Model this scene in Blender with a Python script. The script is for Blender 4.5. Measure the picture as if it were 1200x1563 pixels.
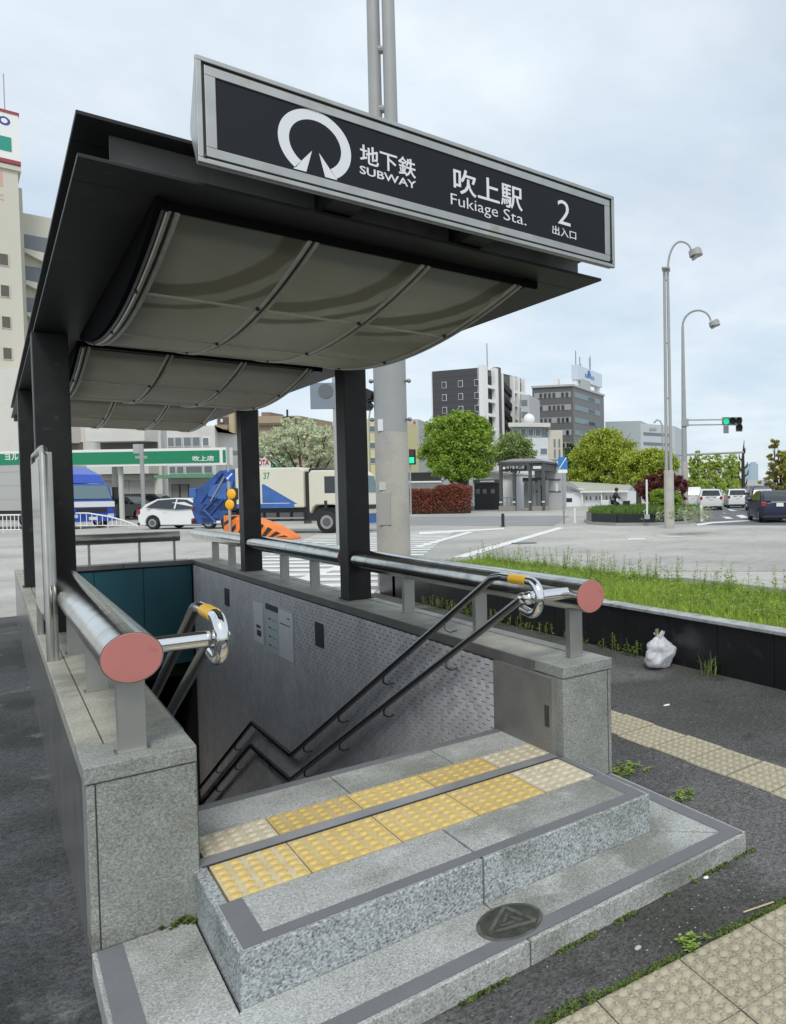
import bpy, bmesh, math, random
import numpy as np
from mathutils import Vector, Matrix, noise

for _o in list(bpy.data.objects): bpy.data.objects.remove(_o)
SC = bpy.context.scene
COL = SC.collection
R = math.radians
random.seed(7); NR = np.random.default_rng(7)

# ------------------------------------------------------------------ camera
FPX, YAW, PITCH, ROLL, PPX = 1111.83, 0.774854, -0.028605, -0.0126337, 1074.42
CP = Vector((-0.4317, -2.6371, 1.4926)); IW, IH = 1200.0, 1563.0
_f = Vector((math.sin(YAW)*math.cos(PITCH), math.cos(YAW)*math.cos(PITCH), math.sin(PITCH)))
_r = Vector((math.cos(YAW), -math.sin(YAW), 0)); _u = _r.cross(_f)
CR = math.cos(ROLL)*_r + math.sin(ROLL)*_u
CU = -math.sin(ROLL)*_r + math.cos(ROLL)*_u
CF = _f
cam = bpy.data.cameras.new('camera'); camo = bpy.data.objects.new('camera', cam); COL.objects.link(camo)
cam.sensor_fit = 'HORIZONTAL'; cam.sensor_width = 36.0; cam.lens = FPX/IW*36.0
cam.shift_x = (IW/2-PPX)/IW; cam.clip_start = 0.05; cam.clip_end = 6000
camo.matrix_world = Matrix((( CR.x, CU.x, -CF.x, CP.x), (CR.y, CU.y, -CF.y, CP.y), (CR.z, CU.z, -CF.z, CP.z), (0,0,0,1)))
SC.camera = camo
def ray(px, py): return CF + CR*((px-PPX)/FPX) - CU*((py-IH/2)/FPX)
def at(px, py, d): return CP + ray(px, py)*d                      # point at a given depth
def gp(px, py, z=0.0):                                            # point on a level plane
    d = ray(px, py); return CP + d*((z-CP.z)/d.z)
def dep(p): return (Vector(p)-CP).dot(CF)
def zof(px, py, d): return at(px, py, d).z
FWD = math.atan2(_f.y, _f.x); RGT = FWD - math.pi/2               # headings in the ground plane

# ------------------------------------------------------------------ world, sun, exposure
SUN_EL, SUN_AZ = R(52), R(205)     # azimuth clockwise from +Y
w = bpy.data.worlds.new('World'); SC.world = w; w.use_nodes = True
nt = w.node_tree; nt.nodes.clear()
def N(t, **k):
    n = nt.nodes.new(t)
    for a, b in k.items(): setattr(n, a, b)
    return n
sky = N('ShaderNodeTexSky', sky_type='NISHITA', sun_disc=False, sun_elevation=SUN_EL, sun_rotation=SUN_AZ, air_density=1.0, dust_density=1.5, ozone_density=1.2)
tc = N('ShaderNodeTexCoord'); sep = N('ShaderNodeSeparateXYZ'); nt.links.new(tc.outputs['Generated'], sep.inputs[0])
mz = N('ShaderNodeMath', operation='MAXIMUM'); mz.inputs[1].default_value = 0.0; nt.links.new(sep.outputs[2], mz.inputs[0])
ma = N('ShaderNodeMath', operation='ADD'); ma.inputs[1].default_value = 0.16; nt.links.new(mz.outputs[0], ma.inputs[0])
dv = N('ShaderNodeVectorMath', operation='DIVIDE'); cmb = N('ShaderNodeCombineXYZ')
for i in range(3): nt.links.new(ma.outputs[0], cmb.inputs[i])
nt.links.new(tc.outputs['Generated'], dv.inputs[0]); nt.links.new(cmb.outputs[0], dv.inputs[1])
n1 = N('ShaderNodeTexNoise'); n1.inputs['Scale'].default_value = 1.15; n1.inputs['Detail'].default_value = 9; n1.inputs['Roughness'].default_value = 0.56; n1.inputs['Distortion'].default_value = 0.35
nt.links.new(dv.outputs[0], n1.inputs['Vector'])
rp = N('ShaderNodeValToRGB'); rp.color_ramp.elements[0].position = 0.34; rp.color_ramp.elements[1].position = 0.66
rp.color_ramp.elements[0].color = (0.68, 0.68, 0.68, 1); rp.color_ramp.elements[1].color = (1, 1, 1, 1)
nt.links.new(n1.outputs[0], rp.inputs[0])
n2 = N('ShaderNodeTexNoise'); n2.inputs['Scale'].default_value = 2.6; n2.inputs['Detail'].default_value = 7; nt.links.new(dv.outputs[0], n2.inputs['Vector'])
rc = N('ShaderNodeValToRGB'); rc.color_ramp.elements[0].position = 0.2; rc.color_ramp.elements[1].position = 0.8
rc.color_ramp.elements[0].color = (5.1, 6.1, 6.95, 1); rc.color_ramp.elements[1].color = (6.9, 7.45, 7.85, 1)
nt.links.new(n2.outputs[0], rc.inputs[0])
mx = N('ShaderNodeMixRGB'); nt.links.new(rp.outputs[0], mx.inputs[0]); nt.links.new(sky.outputs[0], mx.inputs[1]); nt.links.new(rc.outputs[0], mx.inputs[2])
bg = N('ShaderNodeBackground'); bg.inputs[1].default_value = 0.10; nt.links.new(mx.outputs[0], bg.inputs[0])
wo = N('ShaderNodeOutputWorld'); nt.links.new(bg.outputs[0], wo.inputs[0])
sl = bpy.data.lights.new('sun', 'SUN'); sl.energy = 1.45; sl.angle = R(18); sl.color = (1.0, 0.96, 0.90)
so = bpy.data.objects.new('sun', sl); COL.objects.link(so)
_sd = Vector((math.sin(SUN_AZ)*math.cos(SUN_EL), math.cos(SUN_AZ)*math.cos(SUN_EL), math.sin(SUN_EL)))
so.rotation_euler = _sd.to_track_quat('Z', 'Y').to_euler(); so.location = (0, -5, 20)
SC.view_settings.view_transform = 'Standard'; SC.view_settings.look = 'None'
SC.view_settings.exposure = 0.42; SC.view_settings.gamma = 1.0; SC.view_settings.use_curve_mapping = False
SC.cycles.use_denoising = True; SC.cycles.max_bounces = 8; SC.cycles.transparent_max_bounces = 8

# ------------------------------------------------------------------ materials
MATS = {}
def M(name, col, rough=0.6, metal=0.0, var=None, speck=None, bump=None, rand=0.0, stain=None, spec=None, white=None, trans=0.0, island=0.0, emit=None, coat=0.0, aniso=None, agg=None):
    """var/speck = (scale, amount); bump = (scale, strength, distance); stain = (colour, scale, lo, hi); white = (scale, threshold, colour)"""
    if name in MATS: return MATS[name]
    m = bpy.data.materials.new(name); m.use_nodes = True; t = m.node_tree; b = t.nodes['Principled BSDF']; L = t.links.new
    def nn(k, **kw):
        n = t.nodes.new(k)
        for a, v in kw.items(): setattr(n, a, v)
        return n
    b.inputs['Roughness'].default_value = rough; b.inputs['Metallic'].default_value = metal
    if spec is not None: b.inputs['Specular IOR Level'].default_value = spec
    if coat: b.inputs['Coat Weight'].default_value = coat; b.inputs['Coat Roughness'].default_value = 0.06
    c4 = (*col, 1.0); b.inputs['Base Color'].default_value = c4
    tcn = nn('ShaderNodeTexCoord'); co = tcn.outputs['Object']
    if aniso:
        mp = nn('ShaderNodeMapping'); mp.inputs['Scale'].default_value = aniso; L(co, mp.inputs[0]); co = mp.outputs[0]
    val = None
    def addv(sock, amt):
        nonlocal val
        a = nn('ShaderNodeMath', operation='MULTIPLY_ADD'); a.inputs[1].default_value = amt*2; L(sock, a.inputs[0])
        if val is None: a.inputs[2].default_value = 1.0-amt
        else:
            s = nn('ShaderNodeMath', operation='ADD'); s.inputs[1].default_value = -amt; L(val, s.inputs[0]); L(s.outputs[0], a.inputs[2])
        val = a.outputs[0]
    for k in (var, speck):
        if k:
            n = nn('ShaderNodeTexNoise'); n.inputs['Scale'].default_value = k[0]; n.inputs['Detail'].default_value = 4 if k is var else 2
            L(co, n.inputs['Vector']); addv(n.outputs[0], k[1]*2.2)
    if rand:
        oi = nn('ShaderNodeObjectInfo'); addv(oi.outputs['Random'], rand)
    if island:
        g = nn('ShaderNodeNewGeometry'); addv(g.outputs['Random Per Island'], island)
    if agg:
        for sc_, am_ in ((agg[0],agg[1]),(agg[0]*2.1,agg[1]*.6)):
            vo = nn('ShaderNodeTexVoronoi'); vo.inputs['Scale'].default_value = sc_; L(co, vo.inputs['Vector'])
            sp = nn('ShaderNodeSeparateColor'); L(vo.outputs['Color'], sp.inputs[0]); addv(sp.outputs[0], am_)
    cs = None
    if stain:
        for st in (stain if isinstance(stain, list) else [stain]):
            n = nn('ShaderNodeTexNoise'); n.inputs['Scale'].default_value = st[1]; n.inputs['Detail'].default_value = 6; L(co, n.inputs['Vector'])
            r_ = nn('ShaderNodeMapRange'); r_.inputs[1].default_value = st[2]; r_.inputs[2].default_value = st[3]; L(n.outputs[0], r_.inputs[0])
            x = nn('ShaderNodeMixRGB'); L(r_.outputs[0], x.inputs[0]); x.inputs[2].default_value = (*st[0], 1)
            if cs is None: x.inputs[1].default_value = c4
            else: L(cs, x.inputs[1])
            cs = x.outputs[0]
    if white:
        v = nn('ShaderNodeTexVoronoi'); v.inputs['Scale'].default_value = white[0]; L(co, v.inputs['Vector'])
        lt = nn('ShaderNodeMath', operation='LESS_THAN'); lt.inputs[1].default_value = white[1]; L(v.outputs['Distance'], lt.inputs[0])
        x = nn('ShaderNodeMixRGB'); L(lt.outputs[0], x.inputs[0]); x.inputs[2].default_value = (*white[2], 1)
        if cs is None: x.inputs[1].default_value = c4
        else: L(cs, x.inputs[1])
        cs = x.outputs[0]
    if val is not None:
        h = nn('ShaderNodeHueSaturation'); L(val, h.inputs['Value'])
        if cs is None: h.inputs['Color'].default_value = c4
        else: L(cs, h.inputs['Color'])
        cs = h.outputs[0]
    if cs is not None: L(cs, b.inputs['Base Color'])
    if bump:
        n = nn('ShaderNodeTexNoise'); n.inputs['Scale'].default_value = bump[0]; n.inputs['Detail'].default_value = 3; L(co, n.inputs['Vector'])
        bm = nn('ShaderNodeBump'); bm.inputs['Strength'].default_value = bump[1]; bm.inputs['Distance'].default_value = bump[2]
        L(n.outputs[0], bm.inputs['Height']); L(bm.outputs[0], b.inputs['Normal'])
    if trans:
        tr = nn('ShaderNodeBsdfTranslucent'); ms = nn('ShaderNodeMixShader'); ms.inputs[0].default_value = trans
        if cs is not None: L(cs, tr.inputs[0])
        else: tr.inputs[0].default_value = c4
        L(b.outputs[0], ms.inputs[1]); L(tr.outputs[0], ms.inputs[2]); L(ms.outputs[0], t.nodes['Material Output'].inputs[0])
    if emit:
        b.inputs['Emission Color'].default_value = (*emit[0], 1); b.inputs['Emission Strength'].default_value = emit[1]
    MATS[name] = m; return m

granite = M('granite', (.385,.395,.378), .62, agg=(210,.26), var=(7,.10), speck=(160,.30), bump=(220,.25,.002), rand=.05, stain=[((.215,.22,.195),2.2,.48,.68),((.42,.43,.415),6,.58,.72)])
granite_pillar = M('granite_pillar', (.255,.265,.245), .6, agg=(210,.24), var=(6,.14), speck=(160,.28), bump=(220,.25,.002), stain=[((.17,.175,.155),2.6,.5,.72),((.33,.335,.31),5,.58,.74)])
granite_rough = M('granite_split', (.34,.365,.37), .8, agg=(150,.34), var=(9,.12), speck=(120,.40), bump=(110,.6,.004), rand=.05, stain=[((.22,.235,.225),2.6,.5,.7),((.17,.175,.16),7,.64,.76)])
granite_warm = M('granite_weathered', (.36,.35,.29), .55, agg=(210,.16), var=(6,.14), speck=(150,.26), bump=(200,.2,.0015), stain=[((.17,.17,.14),2.3,.5,.75),((.40,.40,.36),5,.56,.72)])
granite_polish = M('granite_polished_dark', (.16,.155,.15), .22, var=(5,.14), speck=(180,.2), stain=((.11,.105,.10),2.4,.45,.7))
granite_inner = M('granite_inner', (.20,.195,.18), .35, var=(5,.16), speck=(150,.22), stain=((.13,.125,.115),3,.45,.7))
coping_side = M('coping_side_stone', (.16,.155,.145), .4, var=(6,.15), speck=(150,.2))
strip = M('anti_slip_strip', (.155,.157,.165), .75, var=(9,.07), speck=(300,.12))
asphalt = M('dark_asphalt', (.086,.085,.083), .9, agg=(115,.42), var=(2.2,.10), speck=(45,.22), bump=(130,1.0,.008), white=(34,.10,(.36,.36,.34)), stain=[((.050,.052,.042),1.1,.44,.62),((.122,.120,.115),.7,.56,.64),((.04,.042,.035),4.5,.62,.74)])
asphalt_wet = M('stained_asphalt', (.062,.064,.066), .75, agg=(100,.40), var=(2.5,.2), speck=(40,.3), bump=(120,.9,.007), stain=[((.024,.027,.025),1.0,.44,.56),((.13,.135,.125),2.6,.60,.70)])
pale = M('pale_concrete_ground', (.43,.413,.375), .85, agg=(60,.10), var=(.35,.14), speck=(6,.10), stain=[((.34,.33,.305),.16,.45,.62),((.36,.35,.33),1.3,.54,.66),((.26,.255,.245),.7,.66,.74)], bump=(60,.2,.004))
roadm = M('far_road_asphalt', (.13,.132,.135), .85, var=(.5,.1), speck=(20,.12))
greyroad = M('grey_road_band', (.25,.25,.25), .85, var=(.4,.1), speck=(20,.1))
paint = M('white_road_paint', (.72,.72,.70), .7, var=(2.5,.10), speck=(25,.12), stain=((.52,.52,.50),3,.58,.78))
tile_y = M('yellow_tactile_tile', (.57,.44,.19), .55, var=(7,.10), rand=.10, speck=(110,.10), stain=[((.60,.50,.30),5.0,.46,.66),((.40,.27,.09),11,.60,.78)])
tile_w = M('worn_tactile_tile', (.60,.52,.34), .6, var=(9,.14), speck=(120,.12), stain=((.56,.44,.20),6,.5,.66))
dome_y = M('yellow_tactile_dome', (.60,.43,.13), .5, rand=.08, stain=((.62,.52,.30),3,.5,.7), speck=(90,.08))
matte_black = M('matte_black', (.010,.010,.0105), .95, spec=.02)
tile_p = M('pale_tactile_tile', (.53,.47,.34), .6, var=(9,.14), rand=.06, speck=(120,.16), stain=((.62,.57,.46),6,.5,.7))
tile_g = M('pavement_tactile_tile', (.355,.31,.225), .85, agg=(140,.22), var=(8,.10), rand=.10, speck=(110,.30), bump=(160,.6,.004), stain=((.26,.225,.16),9,.55,.75))
dome_g = M('pavement_tile_dome', (.42,.385,.275), .8, speck=(130,.12), rand=.08)
steel = M('polished_steel', (.55,.55,.535), .16, 1.0, bump=(5,.10,.02), var=(4,.10), stain=((.36,.36,.345),9,.52,.72))
chrome = M('chrome', (.80,.80,.80), .06, 1.0)
steel_dull = M('satin_steel', (.50,.49,.45), .36, 1.0, var=(8,.12))
steel_post = M('brushed_post_steel', (.42,.42,.395), .42, .85, var=(5,.1))
rail_m = M('handrail_steel', (.33,.33,.32), .25, 1.0)
frame_m = M('sign_frame_steel', (.42,.42,.40), .42, 1.0, var=(9,.12), stain=((.36,.33,.28),8,.6,.75))
black_steel = M('charcoal_painted_steel', (.014,.0145,.015), .5, 0, spec=.35, var=(2,.15), stain=[((.026,.026,.025),4,.54,.72),((.040,.038,.034),14,.66,.74)], bump=(60,.12,.003))
web_steel = M('grey_painted_web', (.19,.19,.185), .65, 0, var=(3,.2), stain=((.12,.12,.115),5,.5,.7))
pink = M('pink_end_cap', (.48,.175,.155), .42, var=(6,.08), stain=((.42,.15,.135),16,.60,.72), bump=(40,.1,.003))
sign_black = M('sign_black_panel', (.010,.0115,.016), .45, spec=.25)
sign_white = M('sign_white_letter', (.72,.74,.76), .4)
yellow_band = M('yellow_grip_band', (.72,.42,.02), .35)
poly_m = M('translucent_canopy_sheet', (.118,.114,.090), .5, spec=.2, var=(1.2,.2), trans=.5, stain=[((.105,.098,.07),.9,.48,.60),((.125,.118,.09),5,.5,.7)])
rib_m = M('canopy_rib', (.46,.45,.39), .45, .3, var=(9,.15))
teal = M('teal_panel', (.028,.125,.155), .45, var=(1,.08))
wtile = M('grey_wall_tile', (.60,.59,.59), .5, rand=.14, var=(3,.1), island=.10)
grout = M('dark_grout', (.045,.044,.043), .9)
stair_m = M('dark_stair_stone', (.16,.16,.155), .6, speck=(140,.2), var=(4,.1))
white_m = M('white_paint', (.78,.78,.76), .4)
paper = M('white_paper', (.78,.79,.79), .5)
paper_g = M('grey_printed_paper', (.58,.60,.60), .5)
ink = M('printed_ink', (.06,.06,.065), .6)
black_stone = M('black_stone', (.014,.015,.017), .25, var=(4,.2), stain=((.035,.036,.034),6,.6,.72))
plant_cop = M('planter_coping', (.40,.41,.42), .45, speck=(140,.25), var=(6,.2), stain=((.20,.21,.21),7,.52,.7))
soil = M('soil', (.07,.055,.035), .95, var=(6,.3))
grass_m = M('grass_blade', (.36,.49,.07), .6, island=.30, trans=.35)
grass_d = M('far_grass', (.12,.21,.035), .7, island=.35, trans=.3)
weed_m = M('weed_leaf', (.25,.35,.07), .6, island=.45, trans=.3)
moss = M('moss', (.085,.125,.025), .95, var=(30,.4), island=.3)
iron = M('cast_iron', (.17,.172,.145), .5, .6, var=(20,.3), stain=((.09,.085,.065),30,.5,.7))
bag_m = M('white_plastic_bag', (.88,.89,.92), .25, trans=.45, var=(6,.04), bump=(38,.55,.012))
card = M('brown_card', (.27,.21,.13), .8)
glass_d = M('dark_glass', (.02,.026,.03), .06, spec=.8)
glass_b = M('bluish_glass', (.12,.19,.21), .08, spec=.8)
tyre = M('tyre', (.018,.018,.018), .8); rim = M('wheel_rim', (.45,.45,.45), .3, .9)
plastic = M('black_plastic', (.022,.022,.024), .55)
pole_m = M('pale_grey_pole', (.34,.345,.34), .5, var=(2,.06)); pole_b = M('beige_wrapped_pole', (.46,.435,.385), .7, var=(1.5,.06), speck=(40,.07), stain=((.36,.35,.33),2.2,.5,.7))
signal_g = M('green_signal_lamp', (.02,.5,.30), .3, emit=((.0,.62,.30), .75))
amber = M('amber_lamp', (.85,.42,.01), .35); 

def front_sheet():                                   # front bay sheets: the same sheet with curved rib shadows painted into its colour
    m = poly_m.copy(); m.name = 'translucent_canopy_sheet_painted_shadow'; t = m.node_tree; L = t.links.new
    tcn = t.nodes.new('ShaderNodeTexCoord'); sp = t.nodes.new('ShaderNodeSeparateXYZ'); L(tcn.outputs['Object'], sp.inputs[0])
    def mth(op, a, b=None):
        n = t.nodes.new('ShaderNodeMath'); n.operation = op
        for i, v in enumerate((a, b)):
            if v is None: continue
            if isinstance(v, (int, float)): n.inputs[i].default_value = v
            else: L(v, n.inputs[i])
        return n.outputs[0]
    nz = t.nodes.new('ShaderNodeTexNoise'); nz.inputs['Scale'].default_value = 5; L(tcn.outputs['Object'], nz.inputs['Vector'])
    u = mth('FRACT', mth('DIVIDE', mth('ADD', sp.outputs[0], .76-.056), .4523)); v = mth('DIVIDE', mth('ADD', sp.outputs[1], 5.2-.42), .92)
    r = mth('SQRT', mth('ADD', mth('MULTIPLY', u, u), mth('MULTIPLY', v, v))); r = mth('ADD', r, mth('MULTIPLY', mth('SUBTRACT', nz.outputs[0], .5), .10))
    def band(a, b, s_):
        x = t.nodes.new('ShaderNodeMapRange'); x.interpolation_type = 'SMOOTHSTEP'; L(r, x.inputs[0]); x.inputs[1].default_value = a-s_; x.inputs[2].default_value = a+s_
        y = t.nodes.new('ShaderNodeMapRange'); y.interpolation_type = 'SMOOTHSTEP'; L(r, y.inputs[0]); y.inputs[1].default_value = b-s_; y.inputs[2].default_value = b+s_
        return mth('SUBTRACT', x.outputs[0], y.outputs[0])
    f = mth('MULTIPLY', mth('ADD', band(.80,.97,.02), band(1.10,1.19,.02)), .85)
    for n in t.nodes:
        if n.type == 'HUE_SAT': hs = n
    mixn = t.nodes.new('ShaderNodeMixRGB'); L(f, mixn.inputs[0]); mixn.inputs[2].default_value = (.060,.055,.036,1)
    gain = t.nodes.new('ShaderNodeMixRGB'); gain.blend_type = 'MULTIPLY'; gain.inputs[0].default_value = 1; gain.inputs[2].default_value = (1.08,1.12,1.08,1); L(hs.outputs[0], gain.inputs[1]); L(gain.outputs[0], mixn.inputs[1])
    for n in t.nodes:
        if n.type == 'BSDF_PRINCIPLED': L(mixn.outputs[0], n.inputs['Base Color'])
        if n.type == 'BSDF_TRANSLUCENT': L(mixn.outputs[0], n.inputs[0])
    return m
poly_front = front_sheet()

# ------------------------------------------------------------------ mesh helpers
OFF = {}
def tag(o, label=None, cat=None, group=None, kind=None):
    if label: o['label'] = label
    if cat: o['category'] = cat
    if group: o['group'] = group
    if kind: o['kind'] = kind
    return o
def thing(name, label, cat, loc=(0,0,0), rz=0.0, group=None, world=False):
    o = bpy.data.objects.new(name, None); COL.objects.link(o); o.location = loc; o.rotation_euler = (0,0,rz); o.empty_display_size = .2
    OFF[o.name] = Vector(loc) if world else Vector((0,0,0))
    return tag(o, label, cat, group)
def link(name, me, m, parent=None):
    o = bpy.data.objects.new(name, me); COL.objects.link(o)
    if m is not None and not me.materials: me.materials.append(m)
    if parent is not None: o.parent = parent
    OFF[o.name] = OFF.get(parent.name, Vector((0,0,0))) if parent is not None else Vector((0,0,0))
    return o
class MB:
    def __init__(s): s.v = []; s.f = []
    def add(s, vs, fs):
        k = len(s.v); s.v += [tuple(p) for p in vs]; s.f += [tuple(i+k for i in f) for f in fs]; return s
    def box(s, x0, x1, y0, y1, z0, z1):
        return s.add([(x0,y0,z0),(x1,y0,z0),(x1,y1,z0),(x0,y1,z0),(x0,y0,z1),(x1,y0,z1),(x1,y1,z1),(x0,y1,z1)],
                     [(0,3,2,1),(4,5,6,7),(0,1,5,4),(1,2,6,5),(2,3,7,6),(3,0,4,7)])
    def prism(s, poly, z0, z1):                       # polygon in XY, counter-clockwise
        n = len(poly)
        return s.add([(x,y,z0) for x,y in poly]+[(x,y,z1) for x,y in poly],
                     [tuple(range(n-1,-1,-1)), tuple(range(n,2*n))]+[(i,(i+1)%n,n+(i+1)%n,n+i) for i in range(n)])
    def prism_xz(s, poly, y0, y1):                    # polygon in XZ, counter-clockwise seen from -Y
        n = len(poly)
        return s.add([(x,y0,z) for x,z in poly]+[(x,y1,z) for x,z in poly],
                     [tuple(range(n)), tuple(range(2*n-1,n-1,-1))]+[(i,n+i,n+(i+1)%n,(i+1)%n) for i in range(n)])
    def prism_yz(s, poly, x0, x1):
        n = len(poly)
        return s.add([(x0,y,z) for y,z in poly]+[(x1,y,z) for y,z in poly],
                     [tuple(range(n-1,-1,-1)), tuple(range(n,2*n))]+[(i,(i+1)%n,n+(i+1)%n,n+i) for i in range(n)])
    def tube(s, pts, r, n=10, caps=True):
        pts = [Vector(p) for p in pts]; rr = r if isinstance(r,(list,tuple)) else [r]*len(pts); k = len(s.v)
        up = None
        for i, p in enumerate(pts):
            t = (pts[min(i+1,len(pts)-1)]-pts[max(i-1,0)]).normalized()
            if up is None: up = Vector((0,0,1)) if abs(t.z) < .9 else Vector((1,0,0))
            a = t.cross(up).normalized(); b = a.cross(t).normalized(); up = b
            s.v += [tuple(p+(a*math.cos(2*math.pi*j/n)+b*math.sin(2*math.pi*j/n))*rr[i]) for j in range(n)]
        for i in range(len(pts)-1):
            for j in range(n):
                s.f.append((k+i*n+j, k+i*n+(j+1)%n, k+(i+1)*n+(j+1)%n, k+(i+1)*n+j))
        if caps: s.f.append(tuple(k+j for j in range(n-1,-1,-1))); s.f.append(tuple(k+(len(pts)-1)*n+j for j in range(n)))
        return s
    def ball(s, c, r, n=10, m=6, sc=(1,1,1)):
        c = Vector(c); k = len(s.v); s.v.append((c.x,c.y,c.z-r*sc[2]))
        for i in range(1,m):
            a = -math.pi/2+math.pi*i/m
            for j in range(n):
                b = 2*math.pi*j/n; s.v.append((c.x+r*sc[0]*math.cos(a)*math.cos(b), c.y+r*sc[1]*math.cos(a)*math.sin(b), c.z+r*sc[2]*math.sin(a)))
        s.v.append((c.x,c.y,c.z+r*sc[2])); top = len(s.v)-1
        for j in range(n): s.f.append((k,k+1+(j+1)%n,k+1+j)); s.f.append((top,top-n+j,top-n+(j+1)%n))
        for i in range(m-2):
            for j in range(n): s.f.append((k+1+i*n+j,k+1+i*n+(j+1)%n,k+1+(i+1)*n+(j+1)%n,k+1+(i+1)*n+j))
        return s
    def quad(s, a, b, c, d): return s.add([a,b,c,d], [(0,1,2,3)])
    def mesh(s, name, off=None):
        me = bpy.data.meshes.new(name); o = off or Vector((0,0,0))
        me.from_pydata([(x-o.x,y-o.y,z-o.z) for x,y,z in s.v], [], s.f); me.update(); return me
    def build(s, name, m, parent=None, bevel=0, smooth=False, seg=2):
        off = OFF.get(parent.name) if parent is not None else None
        me = s.mesh(name, off)
        if smooth: me.shade_smooth(); 
        o = link(name, me, m, parent)
        if smooth and smooth != 'all': me.set_sharp_from_angle(angle=R(40))
        if bevel:
            b = o.modifiers.new('bevel','BEVEL'); b.width = bevel; b.segments = seg; b.limit_method = 'ANGLE'; b.angle_limit = R(40)
        return o
def Bx(*a): return MB().box(*a)
def Tb(*a, **k): return MB().tube(*a, **k)
UB = {}
def ub(name, m, parent, x0, x1, y0, y1, z0, z1):      # a box part sharing one unit mesh per material (local coordinates)
    me = UB.get(m.name)
    if me is None: me = Bx(-.5,.5,-.5,.5,-.5,.5).mesh('box_'+m.name); me.materials.append(m); UB[m.name] = me
    o = link(name, me, None, parent); of = OFF[o.name]
    o.location = Vector(((x0+x1)/2,(y0+y1)/2,(z0+z1)/2))-of; o.scale = (max(abs(x1-x0),.001),max(abs(y1-y0),.001),max(abs(z1-z0),.001))
    return o
def copy_tree(o, parent=None):
    c = o.copy(); COL.objects.link(c); c.parent = parent; OFF[c.name] = OFF.get(o.name, Vector((0,0,0)))
    for ch in o.children: copy_tree(ch, c)
    return c
def text_mesh(body, w=None, h=None, bold=0.0, ext=.001, sx=1.0):
    c = bpy.data.curves.new('t','FONT'); c.body = body; c.extrude = ext; c.offset = bold; c.resolution_u = 3
    o = bpy.data.objects.new('t', c); COL.objects.link(o); bpy.context.view_layer.update()
    me = bpy.data.meshes.new_from_object(o.evaluated_get(bpy.context.evaluated_depsgraph_get())); bpy.data.objects.remove(o)
    co = np.empty(len(me.vertices)*3); me.vertices.foreach_get('co', co); co = co.reshape(-1,3)
    co[:,0] -= co[:,0].min(); co[:,1] -= co[:,1].min(); W, H = co[:,0].max(), co[:,1].max()
    kx = w/W if w else (h/H); ky = h/H if h else kx
    co[:,0] *= kx; co[:,1] *= ky; me.vertices.foreach_set('co', co.ravel()); me.update(); return me
def text(name, body, m, parent, x, y, z, w=None, h=None, bold=0.0, rot=(math.pi/2,0,0), ext=.001):
    me = text_mesh(body, w, h, bold, ext); o = link(name, me, m, parent); of = OFF[o.name]
    o.location = Vector((x,y,z))-of; o.rotation_euler = rot; return o
def struct(name, mb, m, parent=None, **k):
    o = mb.build(name, m, parent, **k)
    if parent is None: o['kind'] = 'structure'
    return o

# ------------------------------------------------------------------ ground
HX0, HX1, HY0, HY1 = -.20, 1.74, .45, 9.30           # the stairwell's opening in the ground
def sheet_with_hole(x0, x1, y0, y1, z):
    g = MB(); xs = [x0,HX0,HX1,x1]; ys = [y0,HY0,HY1,y1]
    for i in range(3):
        for j in range(3):
            if (i,j) != (1,1): g.quad((xs[i],ys[j],z),(xs[i+1],ys[j],z),(xs[i+1],ys[j+1],z),(xs[i],ys[j+1],z))
    return g
struct('ground', sheet_with_hole(-1500,2500,-300,2500,-.004), pale)
struct('pavement', sheet_with_hole(-.30,3.76,-8,9.36,.0), asphalt)
struct('side_pavement', MB().quad((-6,-8,.002),(-.225,-8,.002),(-.225,10.2,.002),(-6,10.2,.002)), asphalt_wet)
far_road_patch = MB().add([(gp(a,b).x,gp(a,b).y,.001) for a,b in ((650,884),(742,846),(830,836),(1215,838),(1215,872),(960,872))],[tuple(range(6))])
struct('road_patch', far_road_patch, M('road_patch_m',(.375,.362,.335),.85,agg=(60,.10),var=(.5,.16),speck=(5,.10),stain=((.31,.30,.28),.9,.5,.66)))
struct('carriageway', MB().quad((5.6,-8,0),(8.1,-8,0),(8.1,6.6,0),(5.6,8.2,0)), roadm)
def far_strip(name, pts, m, z): return struct(name, MB().add([(p.x,p.y,z) for p in pts], [tuple(range(len(pts)))]), m)
far_strip('road', [gp(1063,801),gp(1215,802),gp(1330,770),gp(1140,766),gp(1090,769),gp(1055,776)][::1], roadm, .004)
far_strip('side_road', [gp(560,801),gp(845,803),gp(870,787),gp(560,789)], greyroad, .002)

markings = struct('road_markings', MB().quad(*[tuple(gp(a,b)+Vector((0,0,.006))) for a,b in ((690,851),(712,851),(862,806),(852,805))]), paint)
def mark(name, pts, z=.006): return MB().add([(gp(a,b).x, gp(a,b).y, z) for a,b in pts], [tuple(range(len(pts)))]).build(name, paint, markings)
mark('lane_line', [(628,836),(640,836),(725,812),(712,812)])
mark('lane_line', [(453,884),(465,886),(530,864),(517,863)])
mark('stop_line', [(640,812),(770,806),(770,808),(640,816)])
mark('lane_dash', [(1102,789),(1112,789),(1120,792),(1109,792)], .01); mark('lane_dash', [(1123,787),(1133,786),(1143,790),(1132,791)], .01)
mark('lane_dash', [(1110,777),(1118,778),(1126,780),(1116,780)], .01); mark('lane_dash', [(1072,785),(1074,785),(1084,789),(1080,790)], .01)
mark('edge_line', [(1062,800),(1085,797),(1145,794),(1145,795.5),(1088,799),(1066,803)], .01)
mark('lane_dash', [(958,822),(985,822),(985,824),(958,824)]); mark('lane_dash', [(1000,818),(1040,819),(1040,820),(1000,819)])
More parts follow.
